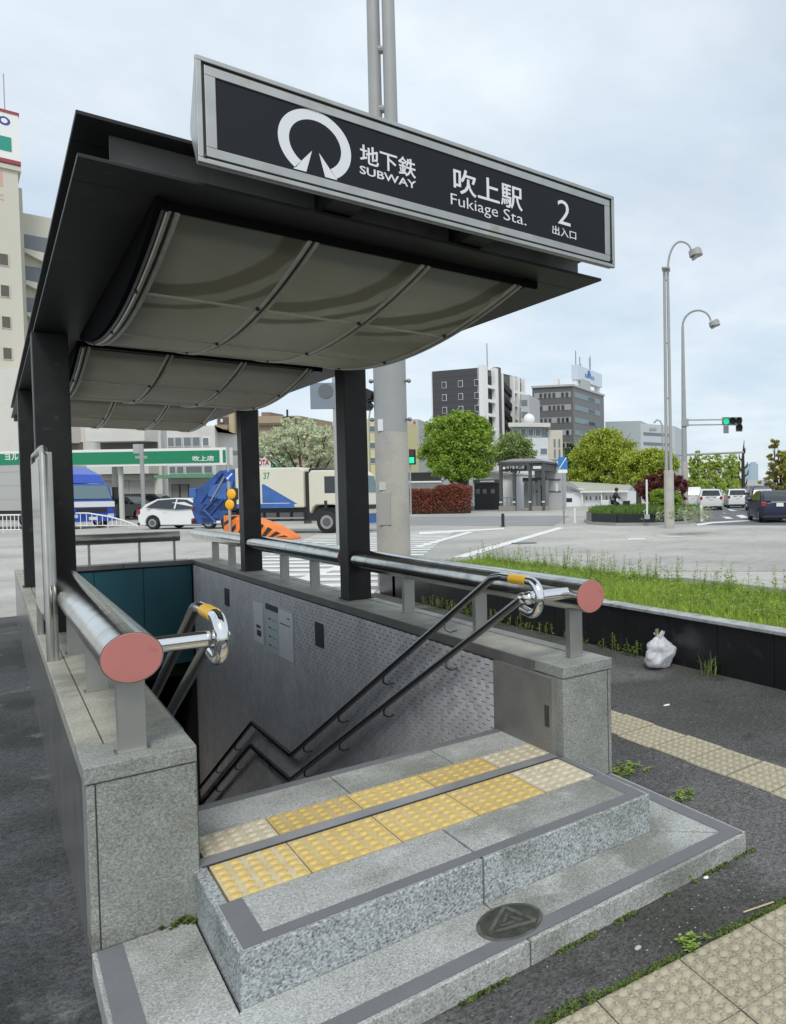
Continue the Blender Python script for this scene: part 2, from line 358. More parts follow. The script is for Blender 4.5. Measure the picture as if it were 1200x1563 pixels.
za, zb = gp(415,908), gp(590,813); zd = Vector((zb.x-za.x, zb.y-za.y, 0)); zl = zd.length; zd.normalize(); zs = Vector((CR.x,CR.y,0)).normalized()
for i in range(int(zl/.9)):
    p = za+zd*(i*.9); hw = 1.55+.055*i; q = zd*.45
    a, b = p-zs*hw, p+zs*hw
    MB().quad((a.x,a.y,.005),(b.x,b.y,.005),(b.x+q.x,b.y+q.y,.005),(a.x+q.x,a.y+q.y,.005)).build('crosswalk_stripe', paint, markings)

# ------------------------------------------------------------------ tactile paving on the pavement
def dome_tile(sx, sy, nx, ny, h, r, th, name, m1, m2=None):
    b = Bx(.002,sx-.002,.002,sy-.002,-th,0); nb = len(b.f)
    for i in range(nx):
        for j in range(ny):
            x, y = sx*(i+.5)/nx, sy*(j+.5)/ny; k = len(b.v); n = 10
            for rr, z in ((r,-.001),(r*.86,h*.6),(r*.6,h)): b.v += [(x+rr*math.cos(2*math.pi*t/n),y+rr*math.sin(2*math.pi*t/n),z) for t in range(n)]
            for q in range(2):
                for t in range(n): b.f.append((k+q*n+t,k+q*n+(t+1)%n,k+(q+1)*n+(t+1)%n,k+(q+1)*n+t))
            b.f.append(tuple(k+2*n+t for t in range(n)))
    me = b.mesh(name); me.materials.append(m1)
    if m2:
        me.materials.append(m2)
        for i, p in enumerate(me.polygons): p.material_index = 1 if i >= nb else 0
    me.shade_smooth(); me.set_sharp_from_angle(angle=R(35)); return me
pav = bpy.data.objects['pavement']
TP = dome_tile(.3,.3,6,6,.006,.0165,.03,'tactile_tile',tile_g,dome_g)
def ptile(x, y, rz, z=.004):
    o = link('tactile_tile', TP, None, pav); o.location = (x,y,z+random.uniform(-.0015,.0015)); o.rotation_euler = (0,0,rz); return o
A_ = gp(1035.7,1464.7); ang = math.atan2(-.10,1)
ux, uy = Vector((math.cos(ang),math.sin(ang),0)), Vector((-math.sin(ang),math.cos(ang),0))
for i in range(-4,6):
    for j in range(3):
        q = A_+ux*(.3*i)-uy*(.3*(j+1)); ptile(q.x,q.y,ang)
for i in range(16):
    y = -1.9+.305*i+.06; ptile(2.27+.006*math.sin(i*3),y,0)
for i in range(4): ptile(2.27+.305*(i+1),-1.9-.05,0)

# ------------------------------------------------------------------ entrance: base slab and step
slab = thing('entrance_plinth', 'low grey granite plinth running round the front of the subway step', 'plinth', (.76,-.2,0), world=True)
jx = .747; g = .0025
def stone(poly, z0, z1, name, m, par, bv=.004): return MB().prism(poly, z0, z1).build(name, m, par, bevel=bv)
stone([(-.247,.298),(-.247,-.625+.0),(-.240,-.625),(.018-g,-.345),(.018-g,.298)], -.02, .08, 'corner_stone', granite, slab)
stone([(-.236,-.628),(jx-g,-.628),(jx-g,-.329),(.022,-.329)], -.02, .0805, 'edge_stone', granite, slab)
stone([(jx+g,-.628),(1.752,-.628),(1.505,-.335),(1.497,-.329),(jx+g,-.329)], -.02, .0795, 'edge_stone', granite, slab)
stone([(1.765,-.620),(1.765,.298),(1.50,.298),(1.50,-.322)], -.02, .08, 'corner_stone', granite, slab)
st = .0822
MB().add([(-.236,.29,st),(-.236,-.612,st),(1.752,-.612,st),(1.752,.29,st),(1.69,.29,st),(1.69,-.545,st),(-.172,-.545,st),(-.172,.29,st)],
         [(0,1,6,7),(1,2,5,6),(2,3,4,5)]).build('anti_slip_band', strip, slab)
step = thing('entrance_step', 'raised granite step with yellow tactile tiles and a steel drain', 'step', (.76,.2,.08), world=True)
ZT = .235
stone([(.022,-.327),(jx-g,-.327),(jx-g,-.004),(.060,-.004),(.060,.312),(.022,.312)], .06, ZT, 'step_stone', granite_rough, step, .005)
stone([(jx+g,-.327),(1.495,-.327),(1.495,.298),(1.455,.298),(1.455,-.004),(jx+g,-.004)], .06, ZT, 'step_stone', granite_rough, step, .005)
# smooth sawn top skins of the two stones
for a, b in ((.03,jx-g),(jx+g,1.488)):
    MB().quad((a,-.319,ZT+.0009),(b-.004,-.319,ZT+.0009),(b-.004,-.008,ZT+.0009),(a,-.008,ZT+.0009)).build('sawn_top', granite, step)
st = ZT+.0022
MB().add([(.034,-.006,st),(.034,-.313,st),(1.482,-.313,st),(1.482,-.006,st),(1.425,-.006,st),(1.425,-.258,st),(.096,-.258,st),(.096,-.006,st)],
         [(0,1,6,7),(1,2,5,6),(2,3,4,5)]).build('anti_slip_band', strip, step)
ub('side_strip', strip, step, 1.456,1.485,-.006,.29,ZT,ZT+.0021)
Bx(.04,1.455,-.004,.91,.06,ZT-.02).build('bed', grout, step)
xe = [.063,.3,.6,.9,1.2,1.452]
T6 = {}
def ytile(x0, x1, y0, y1, m):
    nx = max(1,round((x1-x0)/.05)); ny = round((y1-y0)/.05); key = (nx,ny,round(x1-x0,3),m.name)
    if key not in T6: T6[key] = dome_tile(x1-x0,y1-y0,nx,ny,.006,.0185,.018,'tactile_tile',m,dome_y if m is not tile_p else None)
    o = link('tactile_tile', T6[key], None, step); o.location = Vector((x0,y0,ZT+.0008))-OFF[step.name]; return o
for i in range(5):
    ytile(xe[i],xe[i+1],0,.3,tile_w if i == 0 else tile_p if i == 4 else tile_y)
    ytile(max(xe[i],.045),min(xe[i+1]+(.0 if i<4 else .02),1.468),.388,.585,tile_p if i in (0,4) else tile_y)
MB().box(.04,1.468,.306,.384,ZT-.015,ZT+.002).build('drain_channel', M('drain_steel',(.42,.42,.43),.33,.55,var=(6,.15)), step, bevel=.002)
ub('drain_slot', grout, step, .045,1.462,.3045,.312,ZT-.01,ZT+.0026)
for a, b in ((.045,.62-g),(.62+g,1.08-g),(1.08+g,1.468)):
    Bx(a,b,.59,.855,ZT-.03,ZT).build('top_stone', granite, step, bevel=.002)
Bx(.045,1.468,.858,.915,ZT-.05,ZT+.001).build('nosing', strip, step, bevel=.002)

mh = thing('manhole_cover', 'small round cast iron cover with a triangle mark set in the plinth', 'manhole', (.752,-.489,.0805))
def ring(b, r0, r1, z, n=40):
    k = len(b.v); b.v += [(r0*math.cos(2*math.pi*i/n),r0*math.sin(2*math.pi*i/n),z) for i in range(n)]+[(r1*math.cos(2*math.pi*i/n),r1*math.sin(2*math.pi*i/n),z) for i in range(n)]
    b.f += [(k+i,k+n+i,k+n+(i+1)%n,k+(i+1)%n) for i in range(n)]; return b
Tb([(0,0,-.01),(0,0,.004)],.106,n=40).build('rim', iron, mh, bevel=.001)
Tb([(0,0,.0),(0,0,.0052)],.094,n=40).build('cover', M('iron_dark',(.075,.078,.066),.5,.5,var=(25,.4)), mh)
tri = [Vector((.086*math.cos(a),.086*math.sin(a),0)) for a in (R(-48),R(72),R(192))]
for i in range(3):
    a, b = tri[i], tri[(i+1)%3]; n = (b-a).normalized().cross(Vector((0,0,1)))*.007
    MB().prism([(a+n).xy[:],(b+n).xy[:],(b-n).xy[:],(a-n).xy[:]][::-1],.005,.0075+.0002*i).build('raised_bar', iron, mh)
for i in range(3):
    a = tri[i]*.45; b = tri[i]*.1+tri[(i+1)%3]*.25; n = (b-a).normalized().cross(Vector((0,0,1)))*.005
    MB().prism([(a+n).xy[:],(b+n).xy[:],(b-n).xy[:],(a-n).xy[:]][::-1],.005,.0068+.0002*i).build('raised_bar', iron, mh)

# ------------------------------------------------------------------ stairs and stairwell
stairs = thing('staircase', 'dark stone flight going down inside the entrance to a landing', 'stairs', (.76,.91,0), world=True)
y, z = .915, ZT
for k in range(11):
    z -= .1525; Bx(.05,1.466,y,y+.34,z-.25,z).build('stair_tread', stair_m, stairs); 
    ub('nosing', strip, stairs, .052,1.464,y+.262,y+.303,z,z+.003); y += .3
z -= .1525; Bx(.05,1.466,y,5.95,z-.25,z).build('landing', stair_m, stairs); y = 5.9
for k in range(14):
    z -= .1525; Bx(.05,1.466,y,y+.34,z-.25,z).build('stair_tread', stair_m, stairs); y += .3
Bx(.05,1.466,y,12.4,z-.4,z-.1).build('landing', stair_m, stairs)

def well_wall(name, label, inner, outer, side):
    w_ = thing(name, label, 'wall', ((inner+outer)/2,4.7,0), world=True)
    return w_
ww = thing('stairwell_tiled_wall', 'grey tiled inner wall of the stairwell with posters on it', 'wall', (1.6,4.7,0), world=True)
Bx(1.474,1.72,.95,9.32,-4.2,.600).build('grout_core', grout, ww); Bx(1.474,1.72,9.32,12.4,-4.2,-.02).build('lower_core', grout, ww)
TW, TH, GP = .0475, .0615, .0068
tm = Bx(0,.007,GP/2,TW-GP/2,GP/2,TH-GP/2).mesh('wall_tile'); tm.materials.append(wtile)
near, rest = [], MB()
ncol = int((9.05-.935)/TW)
for i in range(ncol):
    yy = .935+i*TW; zoff = TH/2 if i % 2 else 0.0
    zlow = -.1-.508*max(0,yy-1.2) if yy < 4.3 else (-1.85 if yy < 6 else -1.85-.508*(yy-6))
    k = -1 if i % 2 else 0
    while True:
        zt = .598-zoff-TH*(k+1); k += 1
        if zt < max(zlow,-3.2)-.15: break
        if yy < 2.2 and len(near) < 300 and zt > .06 and zt+TH < .6: near.append((yy,zt))
        else: rest.box(1.4675,1.475,yy+GP/2,yy+TW-GP/2,zt+GP/2,min(zt+TH-GP/2,.5975))
for yy, zt in near:
    o = link('wall_tile', tm, None, ww); o.location = Vector((1.467+random.uniform(0,.0015),yy,zt))-OFF[ww.name]
tag(rest.build('wall_tiles', wtile, ww), kind='stuff')
# papers and plates on the tiled wall
pb = thing('timetable_poster', 'pale printed timetable poster in a thin frame on the stairwell wall', 'poster', (1.465,5.0,.2), world=True)
Bx(1.458,1.466,4.53,5.42,-.005,.462).build('backing', paper_g, pb)
Bx(1.4565,1.4585,4.545,4.98,.005,.445).build('sheet', paper, pb); Bx(1.4565,1.4585,4.99,5.41,.005,.40).build('sheet', M('poster_green',(.58,.65,.62),.5), pb)
Bx(1.4555,1.4585,4.99,5.42,.402,.458).build('header', ink, pb)
for i in range(4):
    ub('print_line', ink, pb, 1.4558,1.4566,5.24,5.33,.31-.085*i,.325-.085*i); ub('print_line', M('poster_grey',(.25,.27,.27),.6), pb, 1.4558,1.4566,5.05,5.2,.31-.085*i,.318-.085*i)
ub('print_line', ink, pb, 1.4558,1.4566,4.62,4.93,.315,.325); ub('print_line', ink, pb, 1.4558,1.4566,4.62,4.7,.38,.392)
pn = thing('paper_notice', 'narrow white paper notice stuck beside the timetable poster', 'notice', (1.465,5.75,.2), world=True)
Bx(1.464,1.4665,5.56,5.92,.02,.43).build('sheet', paper, pn); ub('print_block', ink, pn, 1.4632,1.4642,5.64,5.80,.09,.15); ub('print_block', ink, pn, 1.4632,1.4642,5.66,5.82,.17,.20)
for yy, lb in ((3.72,'dark metal plate on the tiled wall nearer the step'),(6.98,'dark metal plate on the tiled wall nearer the teal panels')):
    pl = thing('wall_plate', lb, 'plate', (1.465,yy+.1,.35), world=True); Bx(1.458,1.467,yy,yy+.2,.255,.455).build('cover', M('plate_grey',(.055,.055,.055),.5), pl, bevel=.002)
# smooth granite reveal by the right pillar
rv = thing('granite_reveal', 'smooth brown grey granite reveal with a slot beside the tiled wall', 'panel', (1.5,.6,0), world=True)
Bx(1.466,1.60,.36,.930,.10,.602).build('panel', granite_inner, rv); ub('slot', grout, rv, 1.4645,1.4665,.385,.425,.36,.465)
lw = thing('stairwell_inner_wall', 'dark inner wall of the stairwell opposite the tiled wall', 'wall', (-.05,4.7,0), world=True)
Bx(-.18,.045,.33,9.32,-4.2,.600).build('core', M('dark_wall',(.16,.155,.155),.4,var=(4,.1)), lw)
Bx(-.18,.045,9.32,12.4,-4.2,-.02).build('lower_core', grout, lw)
bw = thing('stairwell_end_wall', 'end wall of the stairwell faced with teal panels', 'wall', (.76,9.2,0), world=True)
Bx(.046,1.466,9.112,9.28,-.70,.604).build('core', grout, bw)
for a, b in ((.05,.458),(.463,.945),(.95,1.462)): Bx(a,b,9.098,9.115,-.70,.585).build('teal_panel', teal, bw, bevel=.003)
cp = thing('end_wall_coping', 'grey stone coping along the top of the stairwell end wall', 'coping', (.76,9.2,.6), world=True)
for a, b in ((.046,.745),(.75,1.465)): Bx(a,b,9.07,9.34,.606,.665).build('coping_stone', coping_side, cp, bevel=.004)
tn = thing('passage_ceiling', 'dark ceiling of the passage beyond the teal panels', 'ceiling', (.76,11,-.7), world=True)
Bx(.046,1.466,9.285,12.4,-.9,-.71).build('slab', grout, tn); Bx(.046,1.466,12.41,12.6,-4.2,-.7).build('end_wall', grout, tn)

# ------------------------------------------------------------------ parapets
def parapet(name, label, mir):
    X = (lambda x: x) if not mir else (lambda x: 1.53-x)
    def bx(x0,x1,*a): x0, x1 = sorted((X(x0),X(x1))); return Bx(x0,x1,*a)
    t = thing(name, label, 'parapet', (X(-.1),4.7,0), world=True)
    bx(-.246,.038,.302,.45,.076,.603).build('end_pillar', granite_pillar, t, bevel=.003)
    ub('joint', grout, t, *sorted((X(-.222),X(-.226))),.3012,.304,.08,.602)
    bx(-.252,.040,.296,.55,.606,.661).build('pillar_cap', granite_pillar, t, bevel=.004)
    y = .553; n = 0
    while y < 9.3:
        y2 = min(y+.93,9.34)
        bx(-.250,-.182,y,y2-.004,.600,.662).build('edge_coping', granite_warm, t, bevel=.003)
        bx(-.178,.038,y,y2-.004,.604,.659).build('coping_stone', granite_warm, t, bevel=.003)
        y = y2
    bx(.036,.0445,.553,9.07,.602,.656).build('inner_fascia', coping_side, t)
    y = .452; 
    while y < 9.3:
        y2 = min(y+1.1,9.34); bx(-.246,-.20,y,y2-.004,-.02,.599).build('outer_panel', granite_polish, t, bevel=.002); y = y2
    bx(-.20,-.182,.452,9.3,-.3,.6).build('core', grout, t)
    return t
parapet('entrance_parapet','granite parapet wall with the steel notice board standing on it',False)
parapet('entrance_parapet','granite parapet wall on the side of the black planter',True)

# ------------------------------------------------------------------ guard rails
def guard_rail(name, label, x, segs, posts):
    t = thing(name, label, 'guard rail', (x,.4,.66), world=True)
    for y0, y1 in segs:
        b = Tb([(x,y0,.98),(x,y1,.98)],.0825,n=36).build('rail_tube', steel, t, smooth=True)
        Tb([(x,y0-.003,.98),(x,y0+.001,.98)],.0795,n=40).build('end_cap', pink, b, bevel=.0015)
    for y in posts:
        p = Bx(x-.0375,x+.0375,y-.022,y+.022,.66,.93).build('post', steel_post, t, bevel=.003)
        Bx(x-.047,x+.047,y-.032,y+.032,.658,.664).build('base_plate', steel_dull, p)
    return t
guard_rail('guard_rail','thick polished steel guard rail next to the notice board with a pink end cap',-.12,[(.32,3.44)],[.40,1.47,2.55])
guard_rail('guard_rail','thick polished steel guard rail on the planter side with a pink end cap',1.674,[(.32,3.44),(3.74,6.74),(7.02,9.9)],[.47,1.47,2.53,4.62,5.58,7.82,8.74])
br = thing('back_guard_rail', 'steel guard rail on thin posts across the end of the stairwell', 'guard rail', (.76,9.5,.66), world=True)
Tb([(-.1,9.22,.985),(1.36,9.22,.985)],.07,n=24).build('rail_tube', steel_dull, br, smooth=True)
for x in (-.02,.43,.93,1.30): Bx(x-.012,x+.012,9.20,9.24,.664,.93).build('post', steel_post, br)

# ------------------------------------------------------------------ handrails
def arc(c, r, a0, a1, n=8): return [(c[0], c[1]+r*math.cos(a0+(a1-a0)*i/n), c[2]+r*math.sin(a0+(a1-a0)*i/n)) for i in range(n+1)]
def handrail(label, x, tx, s):
    t = thing('handrail', label, 'handrail', (x,.4,.235), world=True)
    up = [(x,9.3,-2.62),(x,5.83,-.80),(x,4.47,-.79),(x,.79,1.062),(x,.72,1.072),(x,.44,1.072)]+arc((x,.42,.995),.077,R(90),R(272),12)[1:]+[(x,.50,.93)]
    Tb(up,.0205,n=14).build('upper_rail', rail_m, t, smooth=True)
    Tb([(x,.70,1.0725),(x,.44,1.0725)]+arc((x,.42,.9955),.077,R(90),R(272),12)[1:]+[(x,.50,.9305)],.0225,n=14).build('end_loop', chrome, t, smooth=True)
    Tb([(x,.60,1.0725),(x,.45,1.0725)],.0245,n=14).build('grip_band', yellow_band, t, smooth=True)
    Tb([(x,9.3,-2.86),(x,5.9,-1.05),(x,4.53,-1.03),(x,.50,.985)],.0205,n=14).build('lower_rail', rail_m, t, smooth=True)
    Tb([(tx,.42,.995),(x-s*.01,.42,.995)],.029,n=16).build('cross_bar', chrome, t, smooth=True)
    MB().ball((x-s*.012,.42,.995),.032,14,8).ball((x,.50,.985),.027,14,8).tube([(x-s*.01,.42,.995),(x,.5,.985)],.018).build('knuckle', chrome, t, smooth=True)
    wx = 1.468 if s > 0 else .046
    for yy in ([1.35] if s > 0 else [])+[2.3,3.2,4.1,5.2,6.6,7.6]:
        for dz, (ya, za_, yb, zb_) in ((0,(0,0,0,0)),(1,(0,0,0,0))):
            zr = (1.062-(yy-.79)*.503 if yy < 4.47 else (-.79 if yy < 5.83 else -.8-(yy-5.83)*.5246))-(.24 if dz else 0)+(-.0 if dz else 0)
            if dz: zr = .985-(yy-.50)*.5 if yy < 4.53 else (-1.04 if yy < 5.9 else -1.05-(yy-5.9)*.5324)
            Tb([(x,yy,zr-.015),(x,yy,zr-.055),(x+(wx-x)*.4,yy,zr-.075),(wx,yy,zr-.07)],.007,n=8).build('bracket', rail_m, t, smooth=True)
    return t
handrail('pair of steel handrails descending beside the tiled stairwell wall', 1.40, 1.62, 1)
handrail('pair of steel handrails descending on the side of the notice board', .13, -.06, -1)

# ------------------------------------------------------------------ canopy
can = thing('entrance_canopy', 'charcoal steel canopy with sagging translucent panels over the stairs', 'canopy', (.76,5.2,.66), world=True)
XA, XB, YA, YB = -.213, 1.743, .28, 10.12; ZB0, ZB1 = 2.53, 2.672
for y in (3.45,6.75):
    for x0, x1 in ((-.222,-.052),(1.582,1.752)):
        c = Bx(x0,x1,y,y+.205,.655,ZB0).build('column', black_steel, can, bevel=.006)
        Bx(x0-.012,x1+.012,y-.012,y+.217,.655,.668).build('base_plate', black_steel, c)
def hbeam(name, x0, x1, y0, y1, along, wm=black_steel):
    b = Bx(x0,x1,y0,y1,ZB0,ZB0+.013).build(name, black_steel, can, bevel=.002)
    Bx(x0,x1,y0,y1,ZB1-.013,ZB1).build('top_flange', black_steel, b, bevel=.002)
    if along == 'x': Bx(x0+.088,x1-.066,(y0+y1)/2-.006,(y0+y1)/2+.006,ZB0+.0131,ZB1-.0131).build('web', wm, b)
    else: Bx((x0+x1)/2-.006,(x0+x1)/2+.006,y0,y1,ZB0+.0131,ZB1-.0131).build('web', wm, b)
    return b
hbeam('front_beam', XA,XB,YA,YA+.22,'x',web_steel)
hbeam('rear_beam', XA,XB,YB-.22,YB,'x')
hbeam('side_beam', XA,XA+.22,YA+.222,YB-.222,'y'); hbeam('side_beam', XB-.22,XB,YA+.222,YB-.222,'y')
for y in (3.45,6.75): hbeam('cross_beam', XA+.222,XB-.222,y-.01,y+.215,'x')
RX = [.056,.509,.961,1.413]
def vault(yc, hy):
    zf = lambda y: 2.343+.072*(y-yc)**2
    ys = [yc-hy, yc-.68, yc+.18, yc+1.02, yc+hy]
    for a in range(4):
        y0, y1 = ys[a], ys[a+1]
        for i in range(3):
            x0, x1 = RX[i]+.004, RX[i+1]-.004
            b = MB(); n = 7
            for k in range(n+1):
                y = y0+.004+(y1-y0-.008)*k/n; b.v += [(x0,y,zf(y)),(x1,y,zf(y))]
            b.f = [(2*k,2*k+2,2*k+3,2*k+1) for k in range(n)]
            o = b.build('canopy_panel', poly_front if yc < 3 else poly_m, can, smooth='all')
        if a: 
            y = ys[a]; Bx(RX[0],RX[3],y-.010,y+.010,zf(y)-.006,zf(y)+.004).build('seam_strip', rib_m, can)
    for x in RX:
        b = MB(); ks = [yc-hy+2*hy*k/26 for k in range(27)]
        for dx in (-.013,.013): b.tube([(x+dx,y,zf(y)-.005) for y in ks],.0085,n=6)
        r_ = b.build('rib', rib_m, can, smooth=True)
        MB().tube([(x,y,zf(y)-.002) for y in ks],.006,n=6).build('gasket', plastic, r_)
        for y in ys[1:4]: ub('bolt', plastic, r_, x-.03,x-.016,y-.045,y-.03,zf(y)-.016,zf(y))
    for x in (RX[0]-.02,RX[3]+.02):
        MB().tube([(x,y,zf(y)+.004) for y in ks],.012,n=6).build('edge_trim', black_steel, can)
for yc in (1.975,5.21,8.435):
    zf_ = lambda y: 2.343+.072*(y-yc)**2
    ys_ = [yc-1.5+3.0*k/20 for k in range(21)]
    for x0, x1 in ((XA+.22,RX[0]-.03),(RX[3]+.03,XB-.22)):
        MB().prism_yz([(y,zf_(y)+.006) for y in ys_]+[(ys_[-1],2.665),(ys_[0],2.665)],min(x0,x1-.006) if x0 < .5 else x0,(x1 if x0 < .5 else x0+.006)).build('side_gutter', matte_black, can)
    for y in (yc-1.475,yc+1.455): Bx(XA+.225,XB-.225,y,y+.02,2.497,2.66).build('end_gutter', matte_black, can)
for yc in (1.975,5.21,8.435): vault(yc,1.47 if yc < 3 else 1.50)
MB().box(XA+.02,XB-.02,YB-.34,YB-.23,2.47,2.53).build('end_fascia', M('tan_fascia',(.20,.17,.11),.6), can)
for x in (.53,1.06): Bx(x-.05,x+.05,.165,.385,2.552,2.66).build('sign_bracket', plastic, can)

# ------------------------------------------------------------------ the station sign
sg = thing('station_sign', 'long black subway station sign in a steel frame on the canopy front', 'sign', (.88,.12,2.545), world=True)
SX0, SX1, SZ0, SZ1, SY = .064, 1.695, 2.545, 2.876, .12
b = MB().prism_yz([(SY+.006,SZ0+.004),(SY+.03,SZ0+.004),(SY+.12,2.675),(SY+.12,2.70),(SY+.02,SZ1-.004),(SY+.006,SZ1-.004)], SX0+.004, SX1-.004).build('case', M('sign_case',(.50,.52,.53),.45,.7,var=(5,.1)), sg)
def frame(name, x0, x1, z0, z1, t, y0, y1, m, bv=.002):
    for i, q in enumerate(((x0,x1,z1-t,z1),(x0,x1,z0,z0+t),(x0,x0+t,z0+t,z1-t),(x1-t,x1,z0+t,z1-t))):
        Bx(q[0],q[1],y0,y1,q[2],q[3]).build(name, m, sg, bevel=bv)
frame('outer_frame',SX0,SX1,SZ0,SZ1,.0155,SY-.012,SY+.006,frame_m)
frame('gasket',SX0+.0156,SX1-.0156,SZ0+.0156,SZ1-.0156,.0075,SY-.003,SY+.005,plastic,0)
frame('inner_frame',SX0+.0232,SX1-.0232,SZ0+.0232,SZ1-.0232,.030,SY-.008,SY+.005,frame_m)
Bx(SX0+.052,SX1-.052,SY-.003,SY+.004,SZ0+.052,SZ1-.052).build('panel', sign_black, sg)
for x, z in ((SX0+.0195,SZ0+.02),(SX1-.0195,SZ0+.03)): MB().ball((x,SY-.008,z),.008,8,6).build('lock', plastic, sg)
yl = SY-.0036
cx, cz, ro, ri = .408, 2.7065, .1165, .083
pts = []; n = 44; a0, a1 = R(-56), R(236)
for i in range(n+1):
    a = a0+(a1-a0)*i/n; pts.append((cx+ro*math.cos(a)*1.0,cz+ro*math.sin(a)))
for i in range(n,-1,-1):
    a = a0+(a1-a0)*i/n; pts.append((cx+ri*math.cos(a),cz+ri*math.sin(a)))
b = MB(); m2 = n+1
for i in range(n): b.add([(pts[i][0],yl,pts[i][1]),(pts[i+1][0],yl,pts[i+1][1]),(pts[2*m2-2-i][0],yl,pts[2*m2-2-i][1]),(pts[2*m2-1-i][0],yl,pts[2*m2-1-i][1])],[(0,1,2,3)])
b.build('ring_emblem', sign_white, sg)
MB().add([(.336,yl,2.6055),(.376,yl,2.6055),(.396,yl,2.683)],[(0,1,2)]).build('emblem_wedge', sign_white, sg)
MB().add([(.436,yl,2.6055),(.476,yl,2.6055),(.418,yl,2.683)],[(0,1,2)]).build('emblem_wedge', sign_white, sg)
text('kanji_lettering','地下鉄',sign_white,sg,.555,yl,2.690,w=.203,h=.070,bold=.014)
text('latin_lettering','SUBWAY',sign_white,sg,.553,yl,2.652,w=.205,h=.029,bold=.014)
text('kanji_lettering','吹上駅',sign_white,sg,.908,yl,2.683,w=.306,h=.100,bold=.011)
text('latin_lettering','Fukiage',sign_white,sg,.895,yl,2.618,w=.203,h=.058,bold=-.006); text('latin_lettering','Sta.',sign_white,sg,1.124,yl,2.630,w=.106,h=.0455,bold=-.006)
text('number','2',sign_white,sg,1.388,yl,2.680,w=.066,h=.106,bold=-.004)
text('kanji_lettering','出入口',sign_white,sg,1.359,yl,2.627,w=.124,h=.038,bold=.006)

# ------------------------------------------------------------------ steel notice board beyond the left guard rail
nb = thing('notice_board', 'steel framed notice board standing on the outer edge of the parapet', 'notice board', (-.225,2.4,.66), world=True)
Tb([(-.232,2.36,.655),(-.232,2.36,1.72),(-.232,2.40,1.755),(-.232,3.36,1.755),(-.232,3.40,1.72),(-.232,3.40,.655)],.017,n=12).build('frame_tube', steel_dull, nb, smooth=True)
Bx(-.232,-.214,2.38,3.38,.84,1.738).build('board', steel_dull, nb, bevel=.004); Bx(-.250,-.236,2.41,3.35,.87,1.70).build('poster_case', M('case_glass',(.20,.21,.21),.12,spec=.7), nb)
Tb([(-.215,2.37,.655),(-.215,2.37,1.735)],.016,n=12).build('post', steel_dull, nb, smooth=True)

# ------------------------------------------------------------------ black planter with grass
pl = thing('stone_planter', 'long low black stone planter with a grey coping along the pavement', 'planter', (4.4,3,0), world=True)
y = -5.1
while y < 8.3:
    Bx(3.755,3.79,y+.003,y+.597,-.02,.408).build('black_panel', black_stone, pl, bevel=.002); y += .6
y = -5.1
while y < 8.3:
    Bx(3.735,3.885,y+.003,y+1.197,.410,.440).build('coping_stone', plant_cop, pl, bevel=.005); y += 1.2
Bx(3.79,5.25,-5.1,8.1,-.02,.36).build('soil', soil, pl); Bx(5.25,5.36,-5.1,8.2,-.02,.40).build('kerb', plant_cop, pl); Bx(3.755,5.25,8.1,8.2,-.02,.42).build('end_panel', black_stone, pl)
def blades(xy, zb, h, wd, lean, seg=2):
    n = len(xy); a = NR.uniform(0,2*np.pi,n); dx, dy = np.cos(a), np.sin(a); l = NR.uniform(0,lean,n)*h; la = NR.uniform(0,2*np.pi,n)
    v = np.zeros((n,5,3)); 
    for k, (t, ww_) in enumerate(((0,1),(0,-1),(.55,.75),(.55,-.75),(1,0))):
        v[:,k,0] = xy[:,0]+dx*wd*ww_+np.cos(la)*l*t*t; v[:,k,1] = xy[:,1]+dy*wd*ww_+np.sin(la)*l*t*t; v[:,k,2] = zb+h*t*(1-.25*(l/np.maximum(h,1e-6))*t)
    f = []
    for i in range(n): o = 5*i; f += [(o,o+1,o+3,o+2),(o+2,o+3,o+4)]
    return v.reshape(-1,3), f
def stuff_mesh(name, v, f, m, label, cat, parent=None):
    me = bpy.data.meshes.new(name); me.from_pydata(v.tolist(), [], f); me.update(); o = link(name, me, m, parent); tag(o, label, cat, kind='stuff'); return o
n = 60000; xy = np.stack([NR.uniform(3.86,5.28,n), NR.uniform(-1.2,8.1,n)],1)
dens = np.array([noise.noise((x*1.3,yv*1.3,0)) for x, yv in xy]); keep = dens > -.75; xy = xy[keep]; dens = dens[keep]
v, f = blades(xy, .355, NR.uniform(.07,.19,len(xy))*(1+.35*dens), NR.uniform(.0028,.006,len(xy)), .8)
stuff_mesh('planter_grass', v, f, grass_m, 'bright green grass filling the black stone planter', 'grass')
def leafy(stems, name, label, m, cat='weeds', kind='stuff', lw=.012, ll=.05, parent=None):
    vs, fs = [], []
    for (x, yv, z0, h, nl) in stems:
        bx_, by = random.uniform(-.15,.15)*h, random.uniform(-.15,.15)*h; k = len(vs); wd = .0022
        vs += [(x-wd,yv,z0),(x+wd,yv,z0),(x+bx_+wd,yv+by,z0+h),(x+bx_-wd,yv+by,z0+h)]; fs.append((k,k+1,k+2,k+3))
        for i in range(nl):
            t = .2+.8*(i+random.random())/nl; a = random.uniform(0,6.28); px_, py_, pz = x+bx_*t, yv+by*t, z0+h*t; L_ = ll*random.uniform(.6,1.2)*(1.1-.4*t); up = random.uniform(.0,.7)
            d = Vector((math.cos(a),math.sin(a),up)).normalized(); s = Vector((-math.sin(a),math.cos(a),0))*lw*random.uniform(.6,1.1); p = Vector((px_,py_,pz)); k = len(vs)
            vs += [tuple(p),tuple(p+d*L_*.5+s),tuple(p+d*L_-Vector((0,0,L_*.15))),tuple(p+d*L_*.5-s)]; fs.append((k,k+1,k+2,k+3))
    me = bpy.data.meshes.new(name); me.from_pydata(vs, [], fs); me.update(); o = link(name, me, m, parent); tag(o, label, cat, kind=kind); return o
